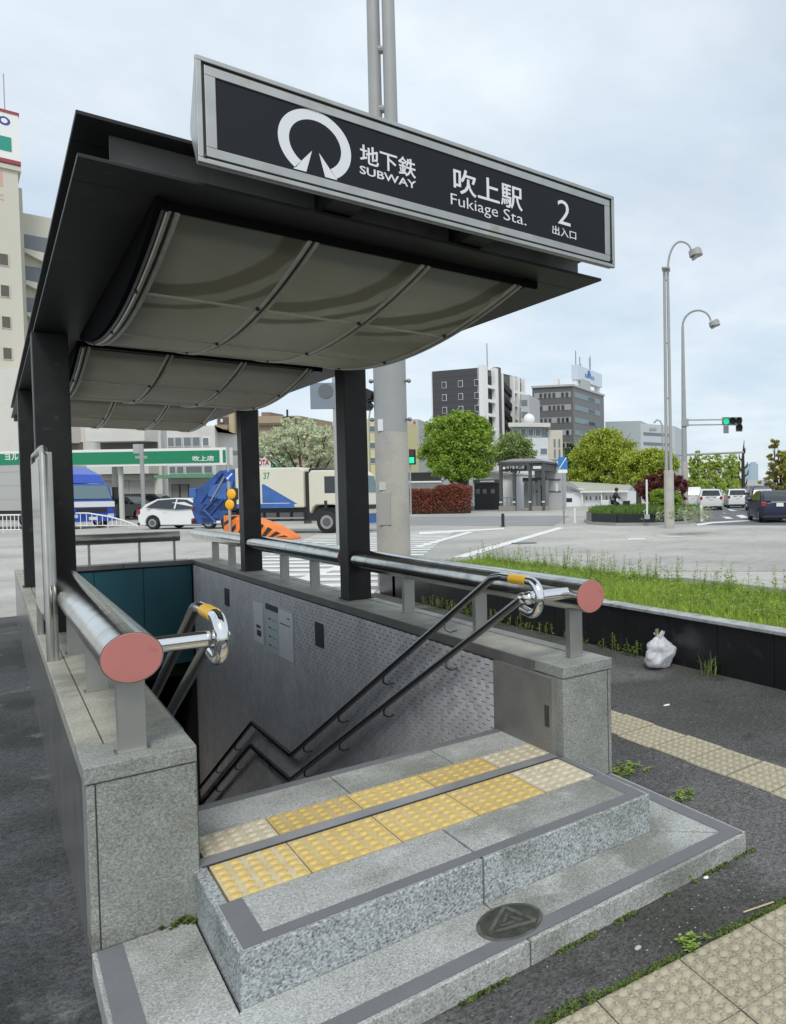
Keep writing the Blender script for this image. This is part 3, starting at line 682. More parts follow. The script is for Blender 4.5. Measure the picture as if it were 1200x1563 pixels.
S = [(random.uniform(4.9,5.26),random.uniform(.8,8.1),.36,random.uniform(.18,.42),random.randint(9,16)) for _ in range(230)]
S += [(random.uniform(3.95,5.2),random.uniform(.2,8.),.36,random.uniform(.10,.20),random.randint(6,11)) for _ in range(1300)]
leafy(S,'planter_weeds','tall leafy weeds growing along the road edge of the planter', weed_m, lw=.015, ll=.06)
# grass tuft and small weeds at the planter foot
S = [(3.72+random.uniform(-.03,.03),random.uniform(1.9,7.2)**1.0,0,random.uniform(.04,.16),random.randint(6,12)) for _ in range(90)]
leafy(S,'planter_foot_weeds','small weeds sprouting along the foot of the black planter', weed_m, lw=.010, ll=.035)
tx, ty = 3.70, 1.55
xy = np.stack([NR.normal(tx,.03,34), NR.normal(ty,.035,34)],1); v, f = blades(xy, 0.0, NR.uniform(.10,.24,34), np.full(34,.0045), 1.1)
gt = stuff_mesh('grass_tuft', v, f, M('pale_tuft',(.20,.27,.09),.6,island=.3), 'tuft of long grass beside the white plastic bag', 'grass tuft'); gt['kind'] = 'plant'; del gt['kind']

def weed_clump(label, px, py, r, n):
    c = gp(px,py); S = [(c.x+random.gauss(0,r),c.y+random.gauss(0,r),0,random.uniform(.008,.03),random.randint(5,9)) for _ in range(n)]
    o = leafy(S,'weed_clump',label,weed_m,'weed',None,lw=.007,ll=.026); return o
weed_clump('small weed growing in the joint before the tactile tile row', 1053,1443,.022,16)
weed_clump('weed at the outer corner of the granite plinth', 1122,1303,.02,18)
weed_clump('weed growing under the front edge of the granite plinth', 1042,1340,.02,14)
weed_clump('yellow green weed on the asphalt beside the plinth', 1045,1217,.035,16)
weed_clump('grassy weed at the foot of the granite pillar near the tactile strip', 952,1178,.05,40)
wl = leafy([(.0+random.gauss(0,.025),.285+random.gauss(0,.012),.08,random.uniform(.004,.018),7) for _ in range(26)],'weed_clump','moss tuft in the corner between granite pillar and step',moss,'moss',None,lw=.008,ll=.014)
# mossy joint between asphalt and the tactile tiles
vs, fs = [], []
for i in range(5200):
    t = random.uniform(-1.3,1.75); o_ = abs(random.gauss(0,.016))*(.4+1.2*max(0,noise.noise((t*4,3,1))+.4)); c = A_+ux*t+uy*(o_-.002)
    if noise.noise((t*5,0,7)) < -.18: continue
    a = random.uniform(0,6.28); r_ = random.uniform(.003,.0075); k = len(vs)
    vs += [(c.x+r_*math.cos(a),c.y+r_*math.sin(a),.002+random.uniform(0,.008)),(c.x+r_*math.cos(a+2.1),c.y+r_*math.sin(a+2.1),.001+random.uniform(0,.006)),(c.x+r_*math.cos(a+4.2),c.y+r_*math.sin(a+4.2),.004+random.uniform(0,.012))]; fs.append((k,k+1,k+2))
for i in range(1800):
    t = random.uniform(.4,1.80); o_ = abs(random.gauss(0,.012)); c = Vector((t,-.628-o_,0)); a = random.uniform(0,6.28); r_ = random.uniform(.003,.006); k = len(vs)
    if noise.noise((t*6,5,7)) < .02: continue
    vs += [(c.x+r_*math.cos(a),c.y+r_*math.sin(a),.002+random.uniform(0,.008)),(c.x+r_*math.cos(a+2.1),c.y+r_*math.sin(a+2.1),.001),(c.x+r_*math.cos(a+4.2),c.y+r_*math.sin(a+4.2),.003+random.uniform(0,.008))]; fs.append((k,k+1,k+2))
me = bpy.data.meshes.new('moss'); me.from_pydata(vs,[],fs); o = link('joint_moss',me,moss); tag(o,'green moss in the joint between asphalt and tactile tiles','moss',kind='stuff')
# litter
def litter(name, label, px, py, r, sc, m):
    c = gp(px,py); b = MB().ball((c.x,c.y,r*sc[2]*.8),r,9,6,sc); 
    b.v = [(x+.2*r*noise.noise((x*90,yv*90,z)),yv+.2*r*noise.noise((x*90,yv*90,z+9)),max(z,.001)) for x,yv,z in b.v]; o = b.build(name,m,smooth=True); tag(o,label,'litter')
litter('pebble','pale flat pebble on the asphalt before the plinth',974,1449,.010,(1.3,1,.6),M('pebble',(.42,.42,.40),.8))
litter('paper_scrap','white scrap of paper on the asphalt near the planter',1018,1077,.016,(1.8,1,.3),paper)
litter('paper_scrap','white scrap at the foot of the granite plinth corner',1078,1341,.010,(1.2,1,.5),white_m)
tw_ = Tb([gp(1135,1396)+Vector((0,0,.008)),gp(1181,1381)+Vector((0,0,.01))],.003,n=6).build('dry_stick',M('straw',(.50,.42,.26),.8)); tag(tw_,'dry straw stick lying in the mossy tile joint','stick')

# ------------------------------------------------------------------ plastic bag
bg_ = thing('plastic_bag', 'knotted white plastic bag of rubbish against the black planter', 'bag', (3.585,2.02,0))
b = MB().ball((0,0,.125),.125,64,44,(1.22,1.0,1.0))
def bagv(x,y,z):
    ca = math.sqrt(max(0,1-((z-.125)/.125)**2)); f0 = ca**-.42 if ca > .05 else 1.0; x *= f0*.92; y *= f0*.92
    q = Vector((x,y,z))*11; n_ = noise.noise(q*.9)*.034-abs(noise.noise(q*1.5+Vector((5,1,2))))*.022+.008-abs(noise.noise(Vector((x*34,y*34,z*10))))*(.020 if x < 0 else .008)
    d = Vector((x,y,z-.125)); d = d.normalized() if d.length else d; k = 1.0
    if z > .205: k = 1-.5*((z-.205)/.045)**.9 if z < .25 else .5
    return (x*k+d.x*n_, y*k+d.y*n_, max(.002, (z if z < .2 else .2+(z-.2)*1.25)+d.z*n_*.8))
b.v = [bagv(*p) for p in b.v]; b.build('bag', bag_m, bg_, smooth='all')
b = MB(); 
for a in (.3,2.2,3.6,5.2):
    L_ = random.uniform(.05,.09); k = len(b.v); c, s = math.cos(a), math.sin(a)
    for t in range(5):
        u = t/4; wv = .022*(1-.3*u)*(1+.6*math.sin(u*3)); rr = .012+.035*u*u
        for j in (-1,0,1): b.v.append((c*rr-s*wv*j+random.uniform(-.004,.004), s*rr+c*wv*j, .245+L_*u-.012*abs(j)+random.uniform(-.004,.004)))
    for t in range(4):
        for j in range(2): b.f.append((k+3*t+j,k+3*t+j+1,k+3*t+3+j+1,k+3*t+3+j))
b.build('knot', bag_m, bg_, smooth='all')
Bx(-.045,-.012,-.004,.004,.24,.335).build('card_piece', card, bg_)

# ------------------------------------------------------------------ near lamp post by the crossing
PB = gp(603,897); PD = dep(PB); mp = PD/FPX
lp = thing('lamp_post', 'thick grey lamp post with twin upper tubes behind the guard rail', 'lamp post', (PB.x,PB.y,0), RGT)
r0 = 23.2*mp
Tb([(0,0,0),(0,0,zof(603,661,PD))],[r0*1.02,r0*.995],n=28).build('wrapped_base', pole_b, lp, smooth=True)
zt = zof(600,661,PD); 
Tb([(0,0,zt),(0,0,4.9)],[r0*.99,r0*.97],n=28).build('shaft', pole_m, lp, smooth=True)
ub('cable_hatch', M('hatch',(.40,.39,.36),.6), lp, -.11,.07,-r0-.012,-r0+.03,zof(600,800,PD),zof(600,752,PD))
ub('hatch_label', paper_g, lp, -.1,.0,-r0-.006,-r0+.03,zof(600,748,PD),zof(600,736,PD)); ub('sticker', paper, lp, -.10,-.02,-r0-.004,-r0+.03,zof(600,660,PD),zof(600,643,PD))
for s in (-1,1):
    for z in (zof(600,583,PD),zof(600,641,PD)): MB().tube([(s*r0*.9,0,z),(s*(r0+.06),0,z)],.022,n=8).ball((s*(r0+.06),0,z),.035,8,6).build('bolt', M('bolt',(.25,.25,.25),.5,.6), lp)
for s in (-1,1): Tb([(s*.125,0,4.9),(s*.115,0,12.5)],[.105,.085],n=16).build('twin_tube', pole_m, lp, smooth=True)
for z in (5.6,7.6,zof(590,90,PD),11.6): Tb([(-.1,0,z),(.1,0,z)],.06,n=10).build('tie', pole_m, lp)
Tb([(-.3,0,4.88),(-.0,0,4.93),(.3,0,4.88)],.05,n=8).build('collar', pole_m, lp)
b = [(.115,0,12.5)]+[(.115+1.2-1.2*math.cos(a),0,12.5+1.2*math.sin(a)) for a in [R(15*i) for i in range(1,11)]]
Tb(b,.05,n=10).build('arm', pole_m, lp); Tb([(2.3,0,12.9),(2.5,0,12.55)],[.22,.25],n=16).build('lamp_head', pole_m, lp)
# signal heads and a sign back hung on that post
ts = thing('traffic_signal', 'black signal heads and a grey sign back on an arm beside the thick lamp post', 'traffic light', (PB.x,PB.y,0), RGT)
def lx(px): return (px-603)*mp
for i,(px,py) in enumerate(((563,600),(572,604),(567,620))):
    z = zof(px,py,PD); Tb([(lx(px),-.12,z),(lx(px),.08,z)],[.085,.075],n=14).build('signal_hood', plastic, ts, smooth=True)
Bx(lx(556),lx(579),.0,.1,zof(567,613,PD),zof(567,607,PD)).build('signal_housing', M('signal_grey',(.30,.31,.31),.5), ts)
Bx(lx(556),-r0*.6,.05,.09,zof(567,612,PD)-.02,zof(567,612,PD)+.03).build('arm', pole_m, ts)

# ------------------------------------------------------------------ vehicles (local: +X forward, Y left, wheels on z = 0)
def paintm(name, c, r=.28): return M('car_paint_'+name, c, r, 0, coat=.6, var=(1.5,.04))
wheel_cache = {}
def wheel(t, x, y, r, wd=.20):
    key = (round(r,2),round(wd,2))
    if key not in wheel_cache:
        a = Tb([(0,-wd/2,0),(0,-wd/2+.03,0),(0,wd/2-.03,0),(0,wd/2,0)],[r*.93,r,r,r*.93],n=22).mesh('tyre'); a.materials.append(tyre); a.shade_smooth(); a.set_sharp_from_angle(angle=R(50))
        b = MB().tube([(0,-wd/2-.004,0),(0,wd/2+.004,0)],r*.62,n=18)
        bm_ = b.mesh('rim'); bm_.materials.append(rim)
        c = MB().tube([(0,-wd/2-.012,0),(0,wd/2+.012,0)],r*.40,n=10); b.tube
        cm = c.mesh('hub_cap'); cm.materials.append(M('hub_grey',(.16,.16,.165),.4,.7)); wheel_cache[key] = (a,bm_,cm)
    w_ = link('wheel', wheel_cache[key][0], None, t); w_.location = (x,y,r)
    rr = link('rim', wheel_cache[key][1], None, w_); link('hub_cap', wheel_cache[key][2], None, w_)
CARS = {
 'hatch': dict(L=4.46,W=1.745,H=1.49, top=[(0,.40),(.015,.62),(.06,.70),(.085,.80),(.20,.965),(.40,1.0),(.55,.975),(.80,.64),(.95,.55),(1,.42)], g=[(.10,.70),(.22,.93),(.40,.965),(.54,.94),(.74,.66),(.45,.63)], belt=.66, rw=[(.022,.66),(.085,.80),(.19,.945)]),
 'suv':   dict(L=4.60,W=1.82,H=1.66, top=[(0,.42),(.01,.62),(.03,.66),(.10,.93),(.16,.98),(.40,1.0),(.55,.975),(.72,.68),(.95,.60),(1,.45)], g=[(.10,.68),(.15,.91),(.40,.94),(.54,.92),(.68,.68),(.45,.66)], belt=.66, rw=[(.03,.67),(.098,.92)]),
 'van':   dict(L=4.70,W=1.73,H=1.85, top=[(0,.40),(0,.62),(.012,.66),(.05,.95),(.09,.99),(.40,1.0),(.62,.98),(.82,.62),(.96,.55),(1,.40)], g=[(.05,.62),(.08,.90),(.40,.93),(.60,.91),(.77,.62),(.45,.60)], belt=.60, rw=[(.015,.64),(.05,.92)]),
}
def car(label, kind, loc, rz, pm, group=None, name='car', plate=white_m):
    k = CARS[kind]; L_, W_, H_ = k['L'], k['W'], k['H']; t = thing(name, label, 'car', loc, rz, group)
    wr = .31 if kind == 'hatch' else .34; xr, xf = .18*L_, .80*L_; zb = .19
    def hw(x, z):
        u = x/L_; e = 1-.10*max(0,(abs(u-.5)-.34)/.16)**2
        zz = z/H_; s = 1.0 if zz < k['belt'] else 1-.24*((zz-k['belt'])/(1-k['belt']))
        return W_/2*e*s*(.97 if z < .3 else 1)
    bot = []
    for cx_ in (xf, xr):
        seg = [(cx_+ (wr+.06)*math.cos(a), wr+(wr+.06)*math.sin(a)) for a in [R(-18+i*27) for i in range(9)]]
        bot += [(x,max(z,zb)) for x,z in seg]
    prof = [(u*L_,v*H_) for u,v in k['top']]+[(L_*.995,zb+.06),(L_*.97,zb)]+bot+[(.03*L_,zb),(.005*L_,zb+.08)]
    b = MB(); n = len(prof)
    b.v = [(x,-hw(x,z),z) for x,z in prof]+[(x,hw(x,z),z) for x,z in prof]
    b.f = [tuple(range(n)),tuple(range(2*n-1,n-1,-1))]+[(i,n+i,n+(i+1)%n,(i+1)%n) for i in range(n)]
    for o in [b.build('body', pm, t, bevel=.035, seg=2)]:
        o.data.shade_smooth(); o.data.set_sharp_from_angle(angle=R(50))
    for s in (-1,1):
        g_ = [(u*L_,v*H_) for u,v in k['g']]; q = MB(); m_ = len(g_)
        q.v = [(x,s*(hw(x,z)+.004),z) for x,z in g_]; q.f = [tuple(range(m_)) if s < 0 else tuple(range(m_-1,-1,-1))]
        gw = q.build('side_window', glass_d, t)
        xm = .43*L_; z0, z1 = k['belt']*H_, .955*H_
        MB().add([(xm-.04,s*(hw(xm,z0)+.007),z0),(xm+.04,s*(hw(xm,z0)+.007),z0),(xm+.03,s*(hw(xm,z1)+.007),z1),(xm-.03,s*(hw(xm,z1)+.007),z1)],[(0,1,2,3) if s<0 else (3,2,1,0)]).build('door_pillar', pm, gw)
        ub('door_handle', pm, t, .30*L_,.335*L_,s*(W_/2-.005),s*(W_/2+.012),.57*H_,.585*H_)
        mi = Bx(.66*L_,.69*L_,*sorted((s*(W_/2-.03),s*(W_/2+.16))),.66*H_,.75*H_).build('door_mirror', pm, t, bevel=.03)
        wheel(t, xr, s*(W_/2-.10), wr); wheel(t, xf, s*(W_/2-.10), wr)
        yt0, yt1 = sorted((s*(W_/2-.24),s*(W_/2-.035)))
        Bx(-.012,.16,yt0,yt1,.50*H_,.645*H_).build('tail_light', M('tail_lens',(.30,.02,.025),.25), t, bevel=.02)
        Bx(L_-.14,L_-.01,yt0,yt1,.44*H_,.53*H_).build('headlight', M('head_lens',(.6,.62,.65),.1), t, bevel=.02)
    rw = [(u*L_-.006,v*H_+.012) for u,v in k['rw']]
    q = MB()
    for x, z in rw: w2 = hw(x+.03,z)*.86; q.v += [(x,-w2,z),(x,w2,z)]
    q.f = [(2*i+1,2*i,2*i+2,2*i+3) for i in range(len(rw)-1)]; q.build('rear_window', glass_d, t)
    tp = k['top']; i0 = -4; (u0,v0),(u1,v1) = tp[6],tp[7]; q = MB()
    for u, v in ((u0+.02,v0-.02),(u1-.01,v1+.015)): x, z = u*L_+.008, v*H_+.012; w2 = hw(x,z)*.90; q.v += [(x,-w2,z),(x,w2,z)]
    q.f = [(0,1,3,2)]; q.build('windscreen', glass_d, t)
    ub('number_plate', plate, t, -.03,.012,-.165,.165,.50*H_,.50*H_+.165)
    Bx(-.02,.12,-W_/2+.08,W_/2-.08,.205,.33).build('bumper', plastic, t, bevel=.02)
    ub('trim_bar', steel_dull, t, -.028,.01,-.42,.42,.50*H_+.19,.50*H_+.235)
    ub('underside', plastic, t, .35,L_-.35,-W_/2+.12,W_/2-.12,.16,.30)
    ub('wheel_well', plastic, t, xr-.36,xr+.36,-W_/2+.06,W_/2-.06,.2,.62); ub('wheel_well', plastic, t, xf-.36,xf+.36,-W_/2+.06,W_/2-.06,.2,.62)
    return t
HD = FWD+R(3)
def rear_at(px, py, z=0.0): return gp(px,py,z)
navy = M('car_paint_navy',(.008,.012,.046),.35,0,coat=.25,spec=.4); white_p = paintm('white',(.70,.71,.71)); dblue = paintm('dark_blue',(.014,.022,.05)); blackp = paintm('black',(.012,.012,.014)); silver = paintm('silver',(.42,.43,.44))
def put_rear(label, kind, pxc, py, pm, hd=None, group='cars driving away along the road'):
    p = gp(pxc,py); car(label, kind, (p.x,p.y,.004), HD if hd is None else hd, pm, group)
put_rear('dark navy hatchback driving away beside the island planter','hatch',1191,798,navy,HD+R(3))
put_rear('dark blue minivan ahead of the navy hatchback','van',1166,781,dblue)
put_rear('white sport utility car with a dark bumper next to the black car','suv',1086,779,white_p)
put_rear('white sport utility car in the lane beside the dark blue minivan','suv',1127,775.5,white_p)
put_rear('white minivan partly behind the island lamp post','van',1058,778,white_p)
put_rear('black car behind the white minivan','suv',1067,772,blackp)
p = gp(231,807); car('white hatchback following the refuse truck','hatch',(p.x,p.y,0),RGT-R(3),white_p)
for i,(px,py,kd,pm,lb,h) in enumerate(((150,793,'suv',blackp,'black car parked at the green fascia building',RGT),(178,791,'van',blackp,'dark parked minivan under the green fascia',RGT+.2),(222,790,'suv',white_p,'white car parked before the roller shutter',FWD+2.6),(262,791,'hatch',white_p,'white car parked before the grey sliding door',RGT+.1))):
    p = gp(px,py); car(lb,kd,(p.x,p.y,0),h,pm,'cars parked under the green fascia')

# refuse truck
RB = gp(304,812); 
d0 = 30.6; RBp = at(322,806,d0); rt = thing('refuse_truck','cream refuse truck with blue hopper and blue stripe driving past','truck',(RBp.x,RBp.y,0),RGT-R(4)); rt.scale = (.95,.97,.99)
cream = M('cream_paint',(.66,.63,.51),.35,coat=.4,var=(1,.04)); tblue = M('truck_blue',(.024,.080,.28),.55,coat=.1,var=(2,.25),stain=((.015,.045,.15),3,.5,.7)); tb2 = M('truck_blue_light',(.045,.13,.38),.5,var=(2,.2))
W2 = 1.08
MB().prism_xz([(2.0,1.05),(5.02,1.05),(5.02,2.55),(4.9,2.68),(2.0,2.68)],-W2,W2).build('cargo_body',cream,rt,bevel=.05)
MB().prism_xz([(3.2,1.20),(4.75,1.20),(3.28,2.02),(3.2,2.0)],-W2-.004,-W2+.01).build('side_wedge',tb2,rt)
Bx(2.0,4.6,-W2-.006,-W2+.01,1.04,1.22).build('side_band',tb2,rt); Bx(2.0,4.4,-W2-.0075,-W2+.01,1.225,1.245).build('side_pinstripe',white_m,rt)
text('body_number','37',M('number_green',(.05,.25,.13),.5),rt,3.28,-W2-.007,2.22,w=.28,h=.27,bold=.01)
MB().prism_xz([(.12,.62),(.28,.42),(1.30,.42),(1.42,.72),(2.02,1.05),(2.02,2.66),(1.30,2.60),(.70,2.12),(.28,1.85),(.10,1.5),(.0,1.0)],-W2+.02,W2-.02).build('hopper',tblue,rt,bevel=.03)
MB().prism_xz([(.78,1.55),(1.75,1.35),(1.95,2.15),(.92,2.0)],-W2-.05,-W2+.03).build('hopper_panel',tb2,rt,bevel=.03)
for a, b_ in (((.55,.95),(1.25,1.55)),((.85,.80),(1.55,1.5)),((.6,1.0),(1.1,.5)),((.45,1.3),(1.45,2.5))):
    Tb([(a[0],-W2-.01,a[1]),(b_[0],-W2-.01,b_[1])],.05,n=6).build('hopper_rib',tblue,rt)
for pz in ([(.35,.85),(.75,.70),(1.15,1.15),(.60,1.25)],[(1.30,.95),(1.75,1.1),(1.85,1.30),(1.05,1.42)],[(.5,.5),(1.2,.5),(1.25,.66),(.45,.68)]):
    MB().prism_xz(pz,-W2+.005,-W2+.03).build('hopper_recess',M('truck_blue_deep',(.010,.030,.11),.6),rt)
Tb([(.95,-W2-.06,1.35),(1.6,-W2-.06,2.35)],.035,n=8).build('hydraulic_ram',steel_dull,rt)
for z in (.56,1.0): ub('tail_lamp',M('tail_lens',(.30,.02,.025),.25),rt,.02,.12,-W2-.01,-W2+.12,z,z+.1)
Bx(-.06,.24,-W2-.02,-W2+.25,1.5,1.9).build('lamp_box',tb2,rt,bevel=.03)
ub('rear_bumper',plastic,rt,-.05,.7,-W2+.05,W2-.05,.42,.62); ub('number_plate',white_m,rt,1.0,1.3,-W2-.0,-W2+.03,.45,.55)
ub('chassis',plastic,rt,.9,6.9,-.9,.9,.50,1.03)
cabp = [(5.28,.78),(5.42,1.05),(5.55,1.15),(6.35,1.15),(6.5,1.02),(6.62,.72),(7.25,.72),(7.27,1.15),(7.18,1.60),(6.95,2.38),(6.72,2.55),(5.35,2.55),(5.25,2.42),(5.25,.95)]
MB().prism_xz(cabp,-W2,W2).build('cab',cream,rt,bevel=.05)
sw = MB().prism_xz([(5.95,1.62),(6.98,1.62),(6.80,2.30),(5.95,2.30)],-W2-.006,-W2+.01).build('side_window',glass_d,rt); ub('door_vent',plastic,rt,5.92,6.05,-W2-.006,-W2+.01,1.02,1.32)
MB().add([(7.17,-W2+.12,1.66),(7.17,W2-.12,1.66),(6.985,W2-.16,2.34),(6.985,-W2+.16,2.34)],[(0,1,2,3)]).build('windscreen',glass_b,rt).location.x += .03
ub('cab_gap',plastic,rt,5.03,5.24,-.95,.95,1.0,2.5); Bx(5.05,5.5,-.75,.75,2.5,2.66).build('cab_deflector',plastic,rt,bevel=.05)
ub('front_bumper',tb2,rt,7.0,7.30,-W2-.01,W2+.01,.35,.72); ub('grille',plastic,rt,7.24,7.285,-.7,.7,.95,1.12)
for s in (-1,1):
    ub('headlight',M('head_lens',(.6,.62,.65),.1),rt,7.2,7.29,*sorted((s*.72,s*1.02)),.78,.92); ub('mirror_arm',plastic,rt,7.0,7.12,*sorted((s*1.1,s*1.32)),1.5,2.05)
    for x in (1.75,6.0): wheel(rt,x,s*(W2-.14),.45,.26)
for x in (2.7,3.3,3.9,4.5): ub('side_box',M('chassis_grey',(.09,.09,.09),.6),rt,x,x+.45,-W2+.06,-W2+.3,.55,.85)
ub('side_guard',steel_post,rt,2.3,5.0,-W2+.02,-W2+.05,.60,.66)
# blue box truck
p = at(141,806,37.0); bt = thing('box_truck','blue cab truck with a tall grey box and roof deflector','truck',(p.x,p.y,0),RGT-R(16))
ub('cargo_box',M('grey_box',(.42,.42,.40),.5,var=(1,.05)),bt,-8.6,-1.9,-1.12,1.12,.95,3.25); 
for z in (1.5,2.2,2.9): ub('box_rib',M('box_rib_m',(.36,.36,.34),.5),bt,-8.6,-1.9,-1.128,-1.11,z,z+.03)
ub('cargo_frame',plastic,bt,-8.5,-.5,-.95,.95,.45,.94)
tblue2 = M('truck_bright_blue',(.015,.07,.42),.35,coat=.5)
MB().prism_xz([(-1.75,.55),(0,.55),(.02,1.15),(-.06,1.45),(-.30,2.25),(-1.75,2.3)],-1.08,1.08).build('cab',tblue2,bt,bevel=.05)
MB().prism_xz([(-1.75,2.31),(-.4,2.28),(-.75,2.75),(-1.7,3.15)],-1.0,1.0).build('roof_deflector',tblue2,bt,bevel=.06)
ub('deflector_stripe',white_m,bt,-1.5,-.72,-1.008,-.99,2.42,2.62)
MB().add([(-.045,-.98,1.5),(-.045,.98,1.5),(-.27,.93,2.18),(-.27,-.93,2.18)],[(0,1,2,3)]).build('windscreen',glass_b,bt).location.x += .03
MB().prism_xz([(-1.3,1.5),(-.2,1.5),(-.4,2.15),(-1.3,2.15)],-1.088,-1.07).build('side_window',glass_d,bt)
ub('white_band',white_m,bt,-1.7,.035,-1.09,1.09,1.08,1.36); ub('bumper',tblue2,bt,-1.2,.08,-1.1,1.1,.35,.75); ub('grille',plastic,bt,.0,.05,-.7,.7,.80,1.02); ub('number_plate',white_m,bt,.07,.095,-.2,.2,.42,.58)
for s in (-1,1):
    ub('headlight',M('head_lens',(.6,.62,.65),.1),bt,.0,.09,*sorted((s*.7,s*1.0)),.55,.72); ub('mirror',plastic,bt,-.2,-.05,*sorted((s*1.15,s*1.35)),1.5,2.1)
    for x in (-.75,-6.2): wheel(bt,x,s*.92,.45,.26)

# ------------------------------------------------------------------ traffic island nose with warning lamps
CB = gp(349,824); cd = dep(CB); cm_ = cd/FPX
orange = M('orange_reflective',(.80,.20,.03),.5,var=(3,.1))
cu = thing('crash_cushion','orange and black striped crash cushion at the end of the median','barrier',(CB.x,CB.y,0),RGT)
def cl(px): return (px-349)*cm_
Bx(0,cl(372),-.25,.25,0,.86).build('end_board',orange,cu,bevel=.03)
MB().prism_xz([(cl(372),0),(cl(452),0),(cl(448),.12),(cl(420),.50),(cl(395),.72),(cl(372),.80)],-.45,.45).build('sloped_nose',orange,cu,bevel=.12)
for i in range(6):
    x = cl(374+12*i); h = .80-.11*i
    u = 12*i/80
    zz = lambda q: .80-.08*q*2.2 if q < .3 else (.75-.62*(q-.3)/.62)
    MB().prism_xz([(x,.10),(x+.14,.10),(x+.40,max(.11,zz(u+.2)*.93)),(x+.26,max(.11,zz(u+.13)*.95))],-.458,-.44).build('black_stripe',plastic,cu)
MB().prism_xz([(.03,.15),(.2,.15),(cl(371),.5),(cl(371),.65)],-.258,-.24).build('black_stripe',plastic,cu); MB().prism_xz([(.03,.5),(.03,.62),(.36,.84),(.5,.84)],-.2585,-.24).build('black_stripe',plastic,cu)
wl_ = thing('warning_lamp_post','white post with two round amber lamps and a blue arrow sign','sign post',(at(352,824,cd-.3).x,at(352,824,cd-.3).y,0),RGT)
Tb([(0,0,0),(0,0,zof(352,680,cd))],.045,n=10).build('post',pole_m,wl_,smooth=True)
for i,(px,py) in enumerate(((356,754),(353,770))):
    z = zof(px,py,cd); x = (px-352)*cm_; Bx(x-.20,x+.20,-.02,.08,z-.21,z+.21).build('lamp_backing',plastic,wl_,bevel=.05); MB().ball((x,-.02,z),.155,18,10,(1,.4,1.15)).build('amber_lens',amber,wl_,smooth='all')
z = zof(355,727,cd); x = .08; Tb([(x,-.06,z),(x,-.05,z)],.17,n=24).build('sign_disc',M('sign_blue',(.01,.09,.42),.4),wl_)
MB().prism_xz([(x-.11,z-.11),(x-.03,z-.11),(x-.05,z-.08),(x+.10,z+.07),(x+.07,z+.10),(x-.08,z-.05),(x-.11,z-.03)],-.066,-.0605).build('arrow',white_m,wl_)

# ------------------------------------------------------------------ white railings on the far left
def railing(label, pts, h, n):
    P = [gp(a,b) for a,b in pts]; t = thing('pedestrian_railing',label,'railing',(P[0].x,P[0].y,0),world=True)
    top = [Vector((q.x,q.y,hh)) for q,hh in zip(P,h)]
    Tb(top,.035,n=8).build('top_rail',white_m,t,smooth=True); Tb([Vector((q.x,q.y,.16)) for q in P],.025,n=8).build('bottom_rail',white_m,t)
    for i in range(n):
        u = (i+.5)/n*(len(P)-1); k = int(u); f_ = u-k; q = P[k].lerp(P[k+1],f_); z = top[k].z+(top[k+1].z-top[k].z)*f_
        Tb([(q.x,q.y,.0 if i % 5 == 2 else .16),(q.x,q.y,z)],.016,n=6).build('bar',white_m,t)
railing('straight white barred railing before the grey truck box',[(-40,815),(32,814)],[.82,.82],12)
railing('white railing with a curved end before the blue truck',[(100,808),(135,807),(165,807),(190,807),(212,808)],[.80,.78,.62,.40,.14],15)

# ------------------------------------------------------------------ street poles
def pole(label, px, py, ytop, rad, name='street_pole', m=pole_m):
    b_ = gp(px,py); d = dep(b_); t = thing(name,label,'pole',(b_.x,b_.y,0),RGT); Tb([(0,0,0),(0,0,zof(px,ytop,d))],rad,n=12).build('shaft',m,t,smooth=True); return t, d
t, d = pole('white pole with small sign boxes before the green fascia',220,800,678,.10)
ub('sign_box',M('sign_box_grey',(.4,.41,.4),.5),t,-.45,-.05,-.05,.05,zof(220,692,d),zof(220,678,d)); ub('cross_bar',pole_m,t,-.35,.3,-.04,.04,zof(220,700,d),zof(220,696,d))
t, d = pole('pale canopy support post behind the railing',178,793,705,.17,m=M('post_pale',(.5,.52,.5),.6))

